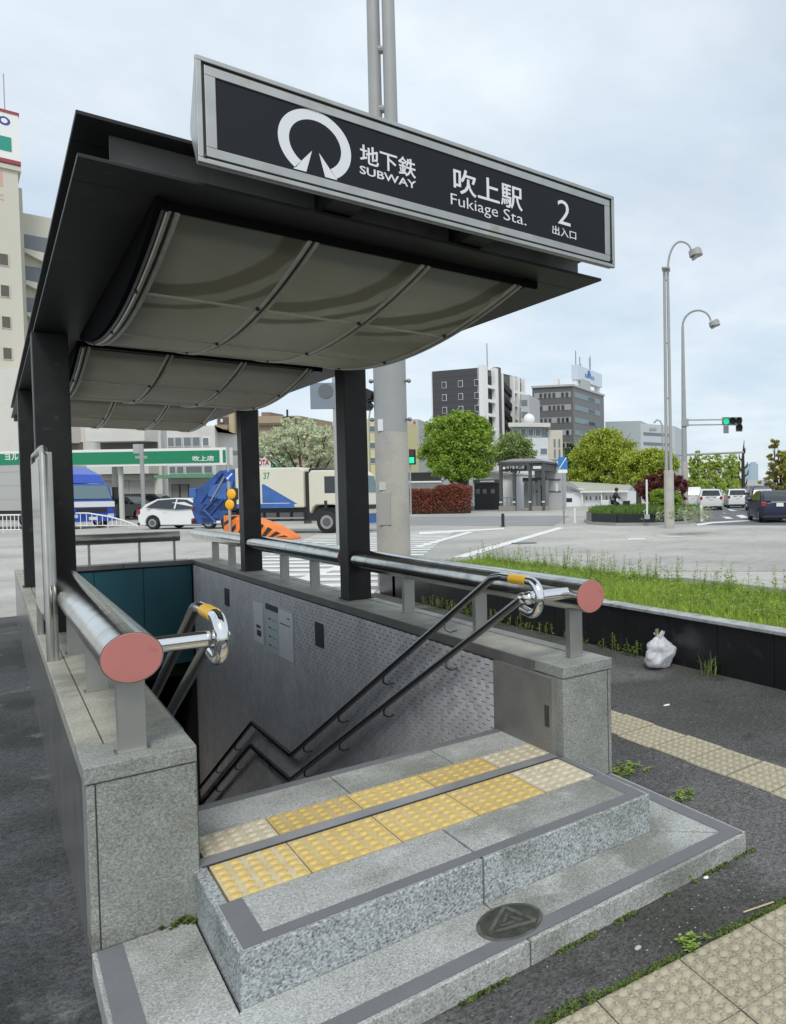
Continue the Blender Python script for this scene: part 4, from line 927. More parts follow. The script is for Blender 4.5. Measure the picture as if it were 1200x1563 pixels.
# ------------------------------------------------------------------ trees
def tree(name, label, base, h, crown, leaf, n, ls, trunk=None, r0=.22, limbs=7, cl=None, tm_=None, shell=.55, group=None, seed=1, hub=.35, cat='tree', clump=.24):
    """crown = list of (x, y, z, rx, ry, rz) ellipsoids in local metres"""
    rnd = random.Random(seed); g_ = np.random.default_rng(seed); t = thing(name, label, cat, tuple(base), RGT, group)
    bark = tm_ or M('bark',(.075,.06,.045),.9,var=(6,.3),bump=(30,.5,.02))
    b = MB(); hz = min(c[2] for c in crown)*hub+.2
    b.tube([(0,0,-.05),(.03,0,hz*.5),(.0,.02,hz),(.05,.0,h*.62)],[r0*1.25,r0,r0*.85,r0*.35],n=9)
    for i in range(limbs):
        c = crown[i % len(crown)]; a = 6.283*i/limbs+rnd.uniform(-.3,.3); e = Vector((c[0]+c[3]*.72*math.cos(a),c[1]+c[4]*.72*math.sin(a),c[2]+c[5]*rnd.uniform(-.2,.7)))
        s = Vector((0,0,hz*rnd.uniform(.75,1.1))); m_ = s.lerp(e,.5)+Vector((rnd.uniform(-.2,.2),rnd.uniform(-.2,.2),rnd.uniform(0,.5)))
        b.tube([s,m_,e],[r0*.5,r0*.3,r0*.08],n=6)
        for j in range(2):
            e2 = e+Vector((rnd.uniform(-1,1),rnd.uniform(-1,1),rnd.uniform(.1,1)))*min(c[3],c[5])*.4; b.tube([m_.lerp(e,.4),e2],[r0*.18,r0*.04],n=5)
    b.build('trunk', bark, t, smooth=True)
    if not n: return t
    vol = np.array([c[3]*c[4]*c[5] for c in crown])**.67; vol /= vol.sum()
    nc = cl or max(20,n//40); V = []
    for ci, c in enumerate(crown):
        k = max(3,int(nc*vol[ci])); d = g_.normal(size=(k,3)); d /= np.linalg.norm(d,axis=1)[:,None]
        rad = shell+(1-shell)*g_.random(k)**.6; cen = np.array(c[:3])+d*np.array(c[3:])*rad[:,None]
        m_ = max(1,int(n*vol[ci]/k)); cr = min(c[3:])*clump
        off = g_.normal(size=(k,m_,3))*cr*np.array([.62,.62,.42]); P = (cen[:,None,:]+off).reshape(-1,3); V.append(P)
    P = np.concatenate(V); k = len(P); u = g_.normal(size=(k,3)); u /= np.linalg.norm(u,axis=1)[:,None]; w_ = g_.normal(size=(k,3)); w_ -= u*(w_*u).sum(1)[:,None]; w_ /= np.linalg.norm(w_,axis=1)[:,None]
    s = ls*g_.uniform(.6,1.3,k)[:,None]; vv = np.stack([P-u*s,P+w_*s*.55,P+u*s,P-w_*s*.55],1).reshape(-1,3)
    me = bpy.data.meshes.new('crown'); me.vertices.add(4*k); me.vertices.foreach_set('co',vv.ravel()); me.loops.add(4*k); me.loops.foreach_set('vertex_index',np.arange(4*k)); me.polygons.add(k)
    me.polygons.foreach_set('loop_start',np.arange(0,4*k,4)); me.polygons.foreach_set('loop_total',np.full(k,4)); me.update()
    link('crown', me, leaf, t); return t
def tree_px(name, label, pxc, pyb, d, blobs, leaf, n, ls, **k):
    """blobs in photo pixels: (px, py, half width, half height)"""
    b0 = at(pxc,pyb,d); base = Vector((b0.x,b0.y,0)); m_ = d/FPX; cr = []
    for px, py, rx, ry in blobs: cr.append(((px-pxc)*m_,(k.get('dy',{}).get((px,py),0)),zof(px,py,d),rx*m_,rx*m_*.9,ry*m_))
    k.pop('dy',None); h = max(c[2]+c[5] for c in cr)
    return tree(name,label,base,h,cr,leaf,n,ls,**k)
leaf_a = M('leaf_fresh',(.27,.40,.05),.55,island=.30,trans=.3); leaf_b = M('leaf_camphor',(.38,.455,.055),.5,island=.32,trans=.3); leaf_c = M('leaf_yellowish',(.46,.56,.12),.55,island=.3,trans=.5)
leaf_w = M('leaf_blossom',(.62,.66,.46),.6,island=.35,trans=.4); leaf_r = M('leaf_red',(.14,.030,.025),.6,island=.4,trans=.3); leaf_rb = M('leaf_red_hedge',(.27,.085,.05),.65,island=.5,trans=.25); leaf_d = M('leaf_dark',(.085,.14,.03),.6,island=.35,trans=.3)
leaf_o = M('leaf_orange_green',(.36,.34,.08),.55,island=.4,trans=.35); leaf_k = M('leaf_pale_green',(.29,.37,.13),.6,island=.4,trans=.4)
tree_px('broadleaf_tree','round fresh green tree behind the red hedge',705,782,62,[(705,672,36,38),(680,668,30,32),(728,682,30,34),(668,692,23,22),(735,656,21,19),(700,712,40,22),(705,645,29,19),(726,714,26,18)],leaf_a,44000,.125,cl=400,clump=.28,seed=3,r0=.3,limbs=9)
tree_px('broadleaf_tree','loose pale green tree behind the lift shelter',782,778,74,[(785,682,26,22),(800,690,18,16),(770,695,18,18)],leaf_k,13000,.12,cl=200,seed=5,shell=.35,clump=.3,r0=.2)
tree_px('broadleaf_tree','big yellow green tree beyond the long low shed',925,772,88,[(925,690,40,30),(900,705,28,26),(950,700,28,26),(925,668,26,16),(890,725,22,18),(960,720,22,20),(920,730,36,18)],leaf_b,44000,.155,cl=340,clump=.29,seed=8,r0=.4,limbs=10)
tree_px('broadleaf_tree','smaller yellow green tree beside the dark red maple',975,776,70,[(975,712,26,20),(1000,705,24,22),(960,722,16,16),(985,728,26,14),(1018,712,18,22)],leaf_b,26000,.13,cl=220,clump=.29,seed=9,r0=.26)
tree_px('broadleaf_tree','dark green tree squeezed behind the tall office',872,772,100,[(874,692,10,16),(880,715,12,20)],leaf_d,2500,.3,seed=10,r0=.25)
tree_px('red_maple','dark red leaved tree behind the island lamp post',1010,776,52,[(990,742,20,16),(1012,738,24,18),(1036,745,18,18),(1005,755,28,12)],leaf_r,14000,.085,cl=200,seed=12,r0=.15)
tree_px('shrub','round green shrub on the island behind the lamp post',1018,778,41,[(1010,760,18,16),(1028,764,14,12)],leaf_a,8000,.05,cl=120,seed=13,r0=.06,cat='shrub')
tree_px('flowering_tree','white blossoming tree behind the refuse truck',470,800,40,[(470,672,46,26),(430,678,34,22),(505,680,26,26),(460,650,30,14),(410,690,22,14),(495,702,30,16),(440,700,36,12)],leaf_w,11000,.085,cl=230,seed=14,r0=.16,shell=.3,limbs=12)
for i,(px,w_,yt,d,lb) in enumerate(((1062,12,690,95,'slender spring tree closest to the signal pole'),(1078,11,696,110,'slender spring tree beside the white cars'),(1093,13,690,100,'slender yellow green tree with a dark lopped trunk'),(1113,14,695,105,'slender spring tree next to the bare lopped tree'),(1123,10,705,120,'slender spring tree set farther back in the row'))):
    tree_px('street_tree',lb,px,772,d,[(px,716,w_*.8,22),(px+4,yt+14,w_*.55,16),(px-5,yt+20,w_*.5,14),(px-5,736,w_*.8,16),(px+6,744,w_*.8,14)],leaf_c,5200,.14,cl=190,shell=.35,seed=20+i,r0=.22,group='row of spring street trees')
t = tree_px('bare_tree','bare dark lopped tree beside the far lane',1135,772,100,[(1135,715,6,30)],leaf_c,0,.1,seed=31,r0=.3,limbs=0)
bk = M('bark_dark',(.03,.027,.025),.9); m_ = 100/FPX; b = MB()
for i,(dz,s) in enumerate(((700,-5),(712,6),(716,-5),(724,7),(730,-6),(738,5),(690,3))): z = zof(1135,dz,100); b.tube([(0,0,z-.4),(s*m_,0,z),(s*1.2*m_,0,z+.6)],[.16,.12,.06],n=6)
b.tube([(0,0,zof(1135,742,100)),(0,0,zof(1135,700,100)),(.2,0,zof(1135,672,100))],[.3,.24,.03],n=6); b.build('limb',bk,t)
tree_px('street_tree','orange tinged green tree rising behind the navy hatchback',1192,775,45,[(1192,718,22,14),(1183,692,10,22),(1207,706,18,18),(1174,733,16,8),(1200,742,20,10)],leaf_o,13000,.075,cl=130,seed=33,r0=.16,limbs=8)
# red hedge
hb0 = gp(672,784); hd_ = dep(hb0); hm = hd_/FPX
hg = thing('red_hedge','clipped reddish brown hedge beside the station entrance building','hedge',(hb0.x,hb0.y,0),RGT)
n = 30000; g_ = np.random.default_rng(4); x = g_.uniform((628-672)*hm,(716-672)*hm,n); dd = g_.uniform(-.9,1.2,n); topz = 1.75+.55*np.clip((x/hm+44)/88,0,1)+.12*np.sin(x*2.3)+.1*np.sin(x*5.1+1); z = topz*g_.random(n)**.55
P = np.stack([x,dd+.15*np.sin(x*3),z+.05],1); u = g_.normal(size=(n,3)); u /= np.linalg.norm(u,axis=1)[:,None]; w_ = g_.normal(size=(n,3)); w_ -= u*(w_*u).sum(1)[:,None]; w_ /= np.linalg.norm(w_,axis=1)[:,None]; s = .06*g_.uniform(.6,1.3,n)[:,None]
vv = np.stack([P-u*s,P+w_*s*.6,P+u*s,P-w_*s*.6],1).reshape(-1,3); me = bpy.data.meshes.new('foliage'); me.from_pydata(vv.tolist(),[],[(4*i,4*i+1,4*i+2,4*i+3) for i in range(n)]); link('foliage',me,leaf_rb,hg)
ub('stems',M('hedge_core',(.05,.03,.02),.9),hg,(630-672)*hm,(714-672)*hm,-.5,.8,0,1.5)

# ------------------------------------------------------------------ buildings
def face(px, py, d, rot=0.0, name='building', label='', cat='building', zb=0.0):
    p = at(px,py,d); t = thing(name,label,cat,(p.x,p.y,zb),RGT+rot); return t
def win(t, m, x0, x1, y, z0, z1, fr=None, name='window', dpt=.12):
    o = ub(name, fr or white_m, t, x0,x1,y-.05,y+.05,z0,z1); OFF[o.name] = Vector((0,0,0))
    e = .06; q = ub('pane', m, t, x0+e,x1-e,y-.065,y-.04,z0+e,z1-e); q.parent = o
    q.location = ((0),(-.0525)/.1,0); q.scale = ((x1-x0-2*e)/(x1-x0),.25,(z1-z0-2*e)/(z1-z0)); return o
def wpx(d): return d/FPX
beige = M('beige_wall',(.56,.54,.46),.8,var=(.3,.05),stain=((.47,.45,.38),.5,.55,.75)); whitew = M('white_wall',(.62,.61,.57),.8,var=(.25,.05),stain=((.5,.49,.45),.4,.55,.75)); greyw = M('grey_wall',(.12,.118,.115),.7,var=(.3,.06)); darkw = M('dark_wall_siding',(.062,.062,.066),.6,var=(.2,.05))
lightg = M('light_grey_wall',(.44,.45,.46),.7,var=(.2,.05)); brownw = M('brown_wall',(.34,.25,.16),.8); tan = M('tan_wall',(.36,.29,.20),.8,var=(.2,.06)); yelloww = M('yellow_wall',(.60,.55,.30),.8); stationw = M('station_panel',(.82,.84,.86),.5,.1,var=(.4,.04)); station_d = M('station_dark_frame',(.085,.087,.09),.5)
green = M('fascia_green',(.006,.22,.10),.45); shut = M('roller_shutter',(.34,.33,.31),.6); brownglass = M('brown_window',(.11,.09,.075),.25); greyglass = M('grey_window',(.16,.18,.20),.15); roofg = M('shed_roof',(.40,.41,.33),.7,var=(.6,.06)); palebl = M('pale_blue_grey_wall',(.40,.45,.46),.8)

# beige tower at the far left
D = 62.; k = wpx(D); t = face(47,770,D,R(46),'tower_block','beige tower block with a red trimmed rooftop sign')
H1 = zof(20,262,D); ub('wall',beige,t,-7,0,0,9,0,H1); ub('roof_slab',beige,t,-7.2,.2,-.2,9,H1-.35,H1+.05)
ub('sign_box',white_m,t,-7,.15,-.25,6,H1+.35,zof(20,186,D)); ub('sign_trim',M('sign_red_trim',(.30,.05,.06),.5),t,-7.1,.2,-.3,6.1,H1+.1,H1+.42); ub('sign_trim',M('sign_red_trim',(.30,.05,.06),.5),t,-7.1,.2,-.3,6.1,zof(20,186,D)-.02,zof(20,184,D)+.1)
Tb([(-.72,-.27,zof(15,199,D)),(-.72,-.24,zof(15,199,D))],.36,n=24).build('round_emblem',M('emblem_blue',(.03,.07,.30),.5),t); Tb([(-.72,-.29,zof(15,199,D)),(-.72,-.268,zof(15,199,D))],.2,n=16).build('emblem_centre',white_m,t)
ub('sign_patch',M('sign_green',(.02,.28,.20),.5),t,-1.5,-.34,-.28,-.24,zof(10,243,D),zof(10,222,D))
ub('wall_emblem',M('faded_pink',(.58,.36,.28),.8),t,-1.6,-.95,-.02,.02,zof(10,296,D),zof(10,272,D)); text('wall_kanji','上',M('faded_pink',(.58,.36,.28),.8),t,-1.5,-.02,zof(10,316,D),w=.6,h=.7,bold=.02)
Tb([(-.6,1,H1),(-.6,1,zof(20,120,D))],.04,n=6).build('antenna',pole_m,t)
for i in range(11):
    z = zof(20,404+46.5*i,D)
    if z < 5: break
    win(t,brownglass,-1.38,-.76,-.02,z-.52,z+.52,beige)
# stair wing right of it
wgl = zof(60,340,D+4); ub('stair_wing',beige,t,.02,6.5,3.0,9,0,wgl); ub('stair_pier',beige,t,.0,.35,2.2,3.0,0,H1-1)
for i in range(10):
    z = zof(50,378+47*i,D+3)
    if z < 5: break
    ub('stair_opening',greyglass,t,.35,2.6,2.96,3.02,z-.75,z+.75); MB().prism_xz([(.3,z-.95),(2.8,z-2.2),(2.8,z-.9),(.3,z+.2-.85)],2.2,2.9).build('stair_balustrade',beige,t)
    ub('gallery',beige,t,2.6,6.5,2.3,3,z-1.6,z-.7)
# white shop building with roller shutters
D = 60.; k = wpx(D); t = face(110,770,D,R(-4),'shop_building','white building with balconies behind the green fascia')
X = lambda px: (px-110)*k
zt_ = zof(200,560,D); MB().prism([(X(-60),0),(X(257),0),(X(257)-7,9),(X(-60),9)],0,zt_).build('wall',whitew,t)
for i in range(3):
    z = zof(200,648-44*i,D); ub('balcony',whitew,t,X(160),X(252),-1.3,-.02,z-1.5,z-.15); ub('balcony_opening',M('shade_opening',(.10,.095,.09),.8),t,X(160),X(252),-.03,.02,z-2.6,z-1.5)
    ub('balcony',whitew,t,X(70),X(128),-1.3,-.02,z-1.5,z-.15); win(t,brownglass,X(112),X(134),-.02,zof(120,688,D)+2.4*i,zof(120,674,D)+2.4*i,whitew)
ub('balcony',whitew,t,X(160),X(252),-1.0,-.02,zof(200,724,D),zof(200,710,D)); ub('shutter_lintel',M('lintel',(.40,.39,.36),.8),t,X(158),X(246),-.3,.02,zof(200,733,D),zof(200,725,D))
ub('roller_shutter',shut,t,X(160),X(204),-.06,.02,0,zof(200,733,D)); ub('roller_shutter',shut,t,X(206),X(244),-.05,.02,0,zof(200,735,D))
ub('notice',plastic,t,X(186),X(194),-.12,-.05,zof(190,742,D),zof(190,738,D))
# white two storey house part with grid windows
D = 57.; k = wpx(D); t = face(258,770,D,R(-3),'white_house','white two storey house with wide windows and a green awning')
X = lambda px: (px-258)*k; Zp = lambda py: zof(290,py,D)
MB().prism([(0,0),(X(334),0),(X(334)-5.6,8),(0,8)],0,Zp(651)).build('wall',whitew,t); 
for a, b_ in ((262,273),(279,288),(295,304),(310,318)): ub('parapet_block',whitew,t,X(a)-.25,X(a),0,.3,Zp(651),Zp(641)); ub('parapet_grille',greyglass,t,X(a),X(b_),.1,.2,Zp(651),Zp(643))
for a, b_ in ((260,271),(271.5,283),(285,298),(299,312)): win(t,greyglass,X(a),X(b_),-.02,Zp(682),Zp(667),M('alu',(.55,.56,.55),.4))
win(t,greyglass,X(315),X(326),-.02,Zp(682),Zp(668),white_m)
for a, b_ in ((261,272),(273,285),(287,314),(316,330)): win(t,greyglass,X(a),X(b_),-.02,Zp(723),Zp(711),M('alu',(.55,.56,.55),.4))
ub('green_awning',M('awning_green',(.16,.38,.24),.6),t,X(252),X(334),-1.0,.05,Zp(730),Zp(725)); win(t,shut,X(264),X(277),-.02,0.1,Zp(739),M('bronze',(.10,.09,.08),.5)); win(t,shut,X(277.5),X(291),-.02,0.1,Zp(739),M('bronze',(.10,.09,.08),.5))
# green fascia canopy
D = 48.; k = wpx(D); t = face(110,770,D,R(-4),'station_canopy','long green and white shop fascia with 吹上店 lettering','canopy')
X = lambda px: (px-110)*k; Zp = lambda py: zof(200,py,D)
ub('fascia',white_m,t,X(-60),X(363),0,.4,Zp(712),Zp(686)); ub('green_band',green,t,X(-60),X(349),-.03,.1,Zp(708.5),Zp(690)); ub('green_band',green,t,X(354.5),X(359),-.03,.1,Zp(708.5),Zp(690)); ub('soffit',M('soffit',(.5,.52,.5),.7),t,X(-60),X(363),.4,6,Zp(690),Zp(687))
text('fascia_kanji','吹上店',white_m,t,X(307),-.04,zof(320,704.5,D),w=X(341)-X(307),h=.34,bold=.02)
text('fascia_lettering','ヨル',white_m,t,X(4),-.04,zof(20,702,D),w=X(26)-X(4),h=.42,bold=.02)
for px in (178,352,60): Tb([(X(px),.6,0),(X(px),.6,Zp(700))],.14,n=10).build('support_post',M('post_pale',(.5,.52,.5),.6),t)
# brown balcony flats
D = 95.; k = wpx(D); t = face(335,770,D,0,'brown_flats','brown flats with recessed balconies behind the white house')
X = lambda px: (px-335)*k; Zp = lambda py: zof(350,py,D)
MB().prism([(0,0),(X(362),0),(X(362)-6,9),(0,9)],0,Zp(615)).build('wall',brownw,t); 
for i in range(4): ub('balcony_recess',M('shade_opening',(.10,.095,.09),.8),t,X(335)+.2,X(354),-.03,.02,Zp(648+20*i),Zp(637+20*i)); ub('balcony_rail',brownw,t,X(335)+.1,X(355),-.6,-.04,Zp(656+20*i),Zp(649+20*i)); ub('washing',white_m,t,X(343),X(346),-.3,-.2,Zp(645+20*i),Zp(640+20*i))
ub('corner_pier',M('pier_tan',(.48,.40,.25),.8),t,X(355),X(362),-.2,.1,0,Zp(615))
# tan building and rooftop aerial
D = 120.; k = wpx(D); t = face(392,770,D,0,'tan_building','flat tan building behind the blossoming tree'); X = lambda px: (px-392)*k; Zp = lambda py: zof(440,py,D)
ub('wall',tan,t,X(380),X(482),0,12,0,Zp(646)); ub('upper_storey',tan,t,X(380),X(455),1,12,Zp(646),Zp(634)); ub('roof_edge',M('roof_edge',(.14,.10,.07),.7),t,X(380),X(484),-.6,.02,Zp(650),Zp(646)); ub('plant_room',M('plant_brown',(.25,.18,.14),.8),t,X(392),X(405),2,6,Zp(634),Zp(627))
Tb([(X(440),.5,Zp(646)),(X(440),.5,Zp(625))],.15,n=6).build('aerial_mast',plastic,t); Tb([(X(433),.5,Zp(637)),(X(455),.5,Zp(637))],.1,n=6).build('aerial_bar',plastic,t)
# dealership style boards
D = 62.; k = wpx(D); t = face(405,770,D,0,'sign_board','white board with red OTA lettering above the refuse truck','sign'); Zp = lambda py: zof(405,py,D)
ub('board',paper,t,(388-405)*k,(416-405)*k,0,.2,Zp(714),Zp(694)); text('board_lettering','OTA',M('letter_red',(.42,.03,.03),.5),t,(396-405)*k,-.03,Zp(710.5),w=17*k,h=9*k,bold=.03); ub('post',pole_m,t,-.15,.15,.02,.18,0,Zp(714))
t = face(430,770,D,0,'sign_board','green board with white トヨ lettering under the blossoming tree','sign')
ub('board',green,t,(415-430)*k,(446-430)*k,0,.2,Zp(714),Zp(697)); text('board_lettering','トヨ',white_m,t,(418-430)*k,-.03,Zp(711),w=16*k,h=8*k,bold=.02); ub('post',pole_m,t,-.15,.15,.02,.18,0,Zp(714))
# yellow building, grey building, small house, black shop front
D = 85.; k = wpx(D); t = face(572,770,D,0,'yellow_building','narrow yellow building seen beside the thick lamp post'); Zp = lambda py: zof(572,py,D)
ub('wall',yelloww,t,(556-572)*k,(600-572)*k,0,8,0,Zp(640)); 
for py in (655,680,703): win(t,greyglass,-.4,.5,-.02,Zp(py+5),Zp(py-5),white_m)
D = 95.; k = wpx(D); t = face(630,770,D,R(8),'grey_building','narrow pale grey building with a small red logo'); Zp = lambda py: zof(630,py,D)
ub('wall',lightg,t,(600-630)*k,(641-630)*k,0,8,0,Zp(640)); ub('wall_logo',M('logo_red',(.4,.08,.06),.5),t,(634-630)*k,(637-630)*k,-.04,.02,Zp(650),Zp(643))
for a,b_ in ((665,649),(685,675),(705,688)): win(t,glass_d,(626-630)*k,(629-630)*k,-.02,Zp(a),Zp(b_),greyw)
D = 110.; k = wpx(D); t = face(660,770,D,0,'gabled_house','small pale blue gabled house behind the hedge','house'); Zp = lambda py: zof(660,py,D)
MB().prism_xz([(-9*k,0),(9*k,0),(9*k,Zp(711)),(0,Zp(702)),(-9*k,Zp(711))],0,8).build('wall',palebl,t); MB().prism_xz([(-10*k,Zp(712)),(0,Zp(702.5)),(10*k,Zp(712)),(10*k,Zp(710)),(0,Zp(700.5)),(-10*k,Zp(710))],-.5,8.3).build('roof',M('roof_slate',(.14,.14,.15),.7),t)
D = 80.; k = wpx(D); t = face(650,770,D,0,'black_shop_front','low black shop front with a white band behind the red hedge','shop'); Zp = lambda py: zof(650,py,D)
ub('wall',lightg,t,(600-650)*k,(675-650)*k,.3,8,0,Zp(724)); ub('black_fascia',plastic,t,(600-650)*k,(673-650)*k,0,.3,Zp(734),Zp(721)); ub('white_band',white_m,t,(600-650)*k,(676-650)*k,-.3,.3,Zp(736.5),Zp(734.3))
for i in range(5): win(t,glass_d,(629+7*i-650)*k,(633+7*i-650)*k,.28,Zp(739.5),Zp(737),white_m)
# dark apartment block
D = 120.; k = wpx(D); t = face(735,762,D,R(-20),'dark_flats','dark grey apartment block with white framed balconies and a stair'); Zp = lambda py: zof(735,py,D)
Ht = Zp(562); LW = 9.4; RW = 20.
ub('wall',darkw,t,-LW,0,0,11.9,0,Ht); ub('white_edge',white_m,t,-LW-.35,-LW-.02,.1,11,0,Ht-.2); ub('low_wing',darkw,t,-LW-2.6,-LW-.4,-.5,8,0,Zp(642))
for i in range(5):
    z = Ht-1.9-2.1*i*1.0
    for x in (-7.4,-4.1,-.85): win(t,glass_d,x,x+.9,-.02,z-1.05,z,white_m)
for j in range(12): ub('siding_joint',M('siding_joint_m',(.035,.035,.037),.7),t,-LW,0,-.012,.01,Ht-1.2-1.05*j,Ht-1.17-1.05*j)
# right hand side, running back from the corner along local +X turned 60 degrees
t2a = R(90)
def rp_(x,y):
    x *= .6
    return (x*math.cos(t2a)-y*math.sin(t2a), x*math.sin(t2a)+y*math.cos(t2a))
def rbox(name, m, x0,x1,y0,y1,z0,z1):
    b = Bx(x0,x1,y0,y1,z0,z1); b.v = [(*rp_(x,y),z) for x,y,z in b.v]; return b.build(name,m,t)
rbox('side_wall',greyw,0.04,RW,-.02,.3,0,Ht-.3)
for i in range(6):
    z0 = Ht-2.6-2.35*i
    rbox('balcony_opening',plastic,2.2,5.4,-.10,-.05,z0,z0+1.6); rbox('balcony_front',white_m,2.0,5.6,-.75,-.06,z0-.55,z0-.05)
    rbox('balcony_opening',plastic,15.,16.6,-.10,-.05,z0,z0+1.6); rbox('balcony_opening',plastic,18.2,19.7,-.10,-.05,z0,z0+1.6); rbox('balcony_front',white_m,14.8,19.9,-.55,-.06,z0-.45,z0-.05)
    b = MB(); b.v = []; x0, x1 = 9.5, 14.2
    bb = MB().prism_xz([(x0,z0+1.5),(x0,z0+.4),(x1,z0-1.2),(x1,z0-.1)],-.45,-.12); bb.v = [(*rp_(x,y),z) for x,y,z in bb.v]; bb.build('stair_flight',plastic,t)
for a, b_ in ((.0,1.2),(1.25,2.1),(5.5,6.9),(8.6,9.4),(14.3,14.9),(16.7,17.5),(19.8,20.4)): rbox('white_pier',white_m,a,b_,-.80,.30,0,Ht+.4 if a<7 else Ht-.2)
rbox('grey_pier',greyw,6.95,8.5,-.7,.3,0,Ht+.7)
Tb([(-.5,3,Ht),(-.5,3,Zp(520))],.09,n=6).build('antenna',pole_m,t)
# white office with a ball on the roof
D = 105.; k = wpx(D); t = face(820,766,D,R(12),'white_office','white office block with glazed top floor and a white ball tank'); Zp = lambda py: zof(820,py,D); X = lambda px: (px-820)*k
ub('wall',M('office_white',(.60,.63,.66),.7),t,X(778),X(838),0,9,0,Zp(668)); ub('glazed_floor',glass_b,t,X(786),X(836),.6,8,Zp(668),Zp(652)); ub('roof_slab',whitew,t,X(780),X(842),-.4,9,Zp(652),Zp(646)); ub('side_block',beige,t,X(838),X(860),.8,9,0,Zp(656))
for a,b_ in ((786,795),(797,806),(808,817),(819,828)): win(t,greyglass,X(a),X(b_),.58,Zp(666),Zp(654),white_m)
win(t,greyglass,X(826),X(838)-.1,-.02,Zp(694),Zp(684),white_m)
for py in (676,692,710): win(t,greyglass,X(846),X(850),.78,Zp(py+7),Zp(py-7),beige); win(t,greyglass,X(853),X(857),.78,Zp(py+7),Zp(py-7),beige)
MB().ball((X(810),3,Zp(637)),8.5*k,18,12).build('ball_tank',white_m,t,smooth='all'); Tb([(X(810),3,Zp(650)),(X(810),3,Zp(644))],3*k,n=10).build('tank_stand',lightg,t)
D = 125.; k = wpx(D); t = face(802,764,D,0,'stair_tower','pale grey stair tower between the dark flats and office'); ub('wall',lightg,t,-4*k,9*k,0,8,0,zof(802,603,D))
for i in range(4): ub('landing_opening',greyglass,t,-3*k,6*k,-.05,.02,zof(802,614+18*i+6,D),zof(802,614+18*i-3,D))
# grey office with sign tower
D = 150.; k = wpx(D); t = face(877,762,D,R(-14),'office_block','tall grey office block with ribbon windows and a rooftop sign tower'); Zp = lambda py: zof(877,py,D); X = lambda px: (px-877)*k*1.03
ub('wall',greyw,t,X(812),0,0,17,0,Zp(590)); ub('side_wall',M('grey_wall_side',(.17,.17,.175),.6),t,.0,.06,.02,16.98,0,Zp(590)); ub('roof_edge',lightg,t,X(811),.3,-.3,17.2,Zp(590),Zp(587))
for i in range(5):
    py = 602+19.2*i; ub('window_ribbon',M('ribbon_panel',(.34,.34,.35),.5),t,X(815),-.4,-.06,.02,Zp(py+4.5),Zp(py-4))
    for j in range(8):
        if (i*3+j) % 5: win(t,glass_d,X(817+7*j),X(817+7*j)+.62,-.08,Zp(py+4),Zp(py-3),greyw)
    ub('glass_band',glass_b,t,.0,.12,.6,14.5,Zp(py+4),Zp(py-4)); ub('dark_bay',glass_d,t,.0,.14,8.0,11.5,Zp(py+3),Zp(py-3))
SX = lambda px: (px-877)*k
ub('lift_tower',lightg,t,-1.0,.2,4,9,Zp(590),Zp(574))
for x, y_ in ((-.7,3.2),(-.7,15),(-5.0,3.2)): ub('tower_leg',white_m,t,x-.5,x+.5,y_-.5,y_+.5,Zp(590),Zp(574))
ub('sign_tower',M('sign_pale_blue',(.60,.66,.74),.5),t,-1.0,.1,2.6,16,Zp(576),Zp(555))
ub('sign_front',M('sign_pale_blue',(.60,.66,.74),.5),t,-1.3,.14,2.5,15.9,Zp(577),Zp(554.5))
for px, py in ((-.8,548),(-.5,532),(-.3,540),(-.6,530),(-.1,536)): Tb([(px,3+abs(px)*0+(py%7)*1.6,Zp(556)),(px,3+(py%7)*1.6,Zp(py))],.12,n=6).build('antenna',pole_m,t)
lg = M('logo_blue',(.03,.16,.45),.5)
o = text('tower_lettering','sanko',lg,t,.16,6.2,Zp(570),w=5.2,h=1.2,bold=.02); o.rotation_euler = (math.pi/2,0,math.pi/2)
Tb([(.14,8.4,Zp(562)),(.18,8.4,Zp(562))],.75,n=16).build('tower_emblem',lg,t)
# pale long building behind the trees
D = 170.; k = wpx(D); t = face(960,760,D,R(-8),'pale_building','pale blue grey building behind the yellow green trees'); Zp = lambda py: zof(960,py,D); X = lambda px: (px-960)*k
ub('wall',palebl,t,X(925),X(980),0,20,0,Zp(643)); MB().prism([(X(980),.02),(X(1022),9),(X(1022),20),(X(980),20)],0,Zp(647)).build('side_wall',M('pale_side',(.46,.50,.52),.8),t)
for i in range(3): b = MB().prism([(X(984),.6),(X(1018),8.0),(X(1018),8.3),(X(984),.9)],Zp(664+15*i),Zp(660+15*i)); b.build('window_band',greyglass,t)
D = 420.
for px,w_,yt,lb,m_ in ((1143,4,711,'distant blue glass tower with a flat top',M('haze_tower',(.30,.40,.46),.5)),(1152,6,708,'distant blue glass tower with a peaked top',M('haze_tower2',(.33,.43,.49),.5))):
    t = face(px,757,D,0,'distant_tower',lb,'tower'); k = wpx(D); ub('wall',m_,t,-w_*k,w_*k,0,20,0,zof(px,yt,D)); ub('crown',m_,t,-w_*k*.6,w_*k*.6,2,18,zof(px,yt,D),zof(px,yt-3,D))
D = 230.; k = wpx(D); t = face(1150,757,D,0,'viaduct','pale distant viaduct across the end of the road','bridge'); ub('deck',lightg,t,-24*k,60*k,0,8,zof(1150,741,D),zof(1150,733,D))
for i in range(8): ub('pier',lightg,t,(-20+10*i)*k,(-17+10*i)*k,1,6,0,zof(1150,741,D))

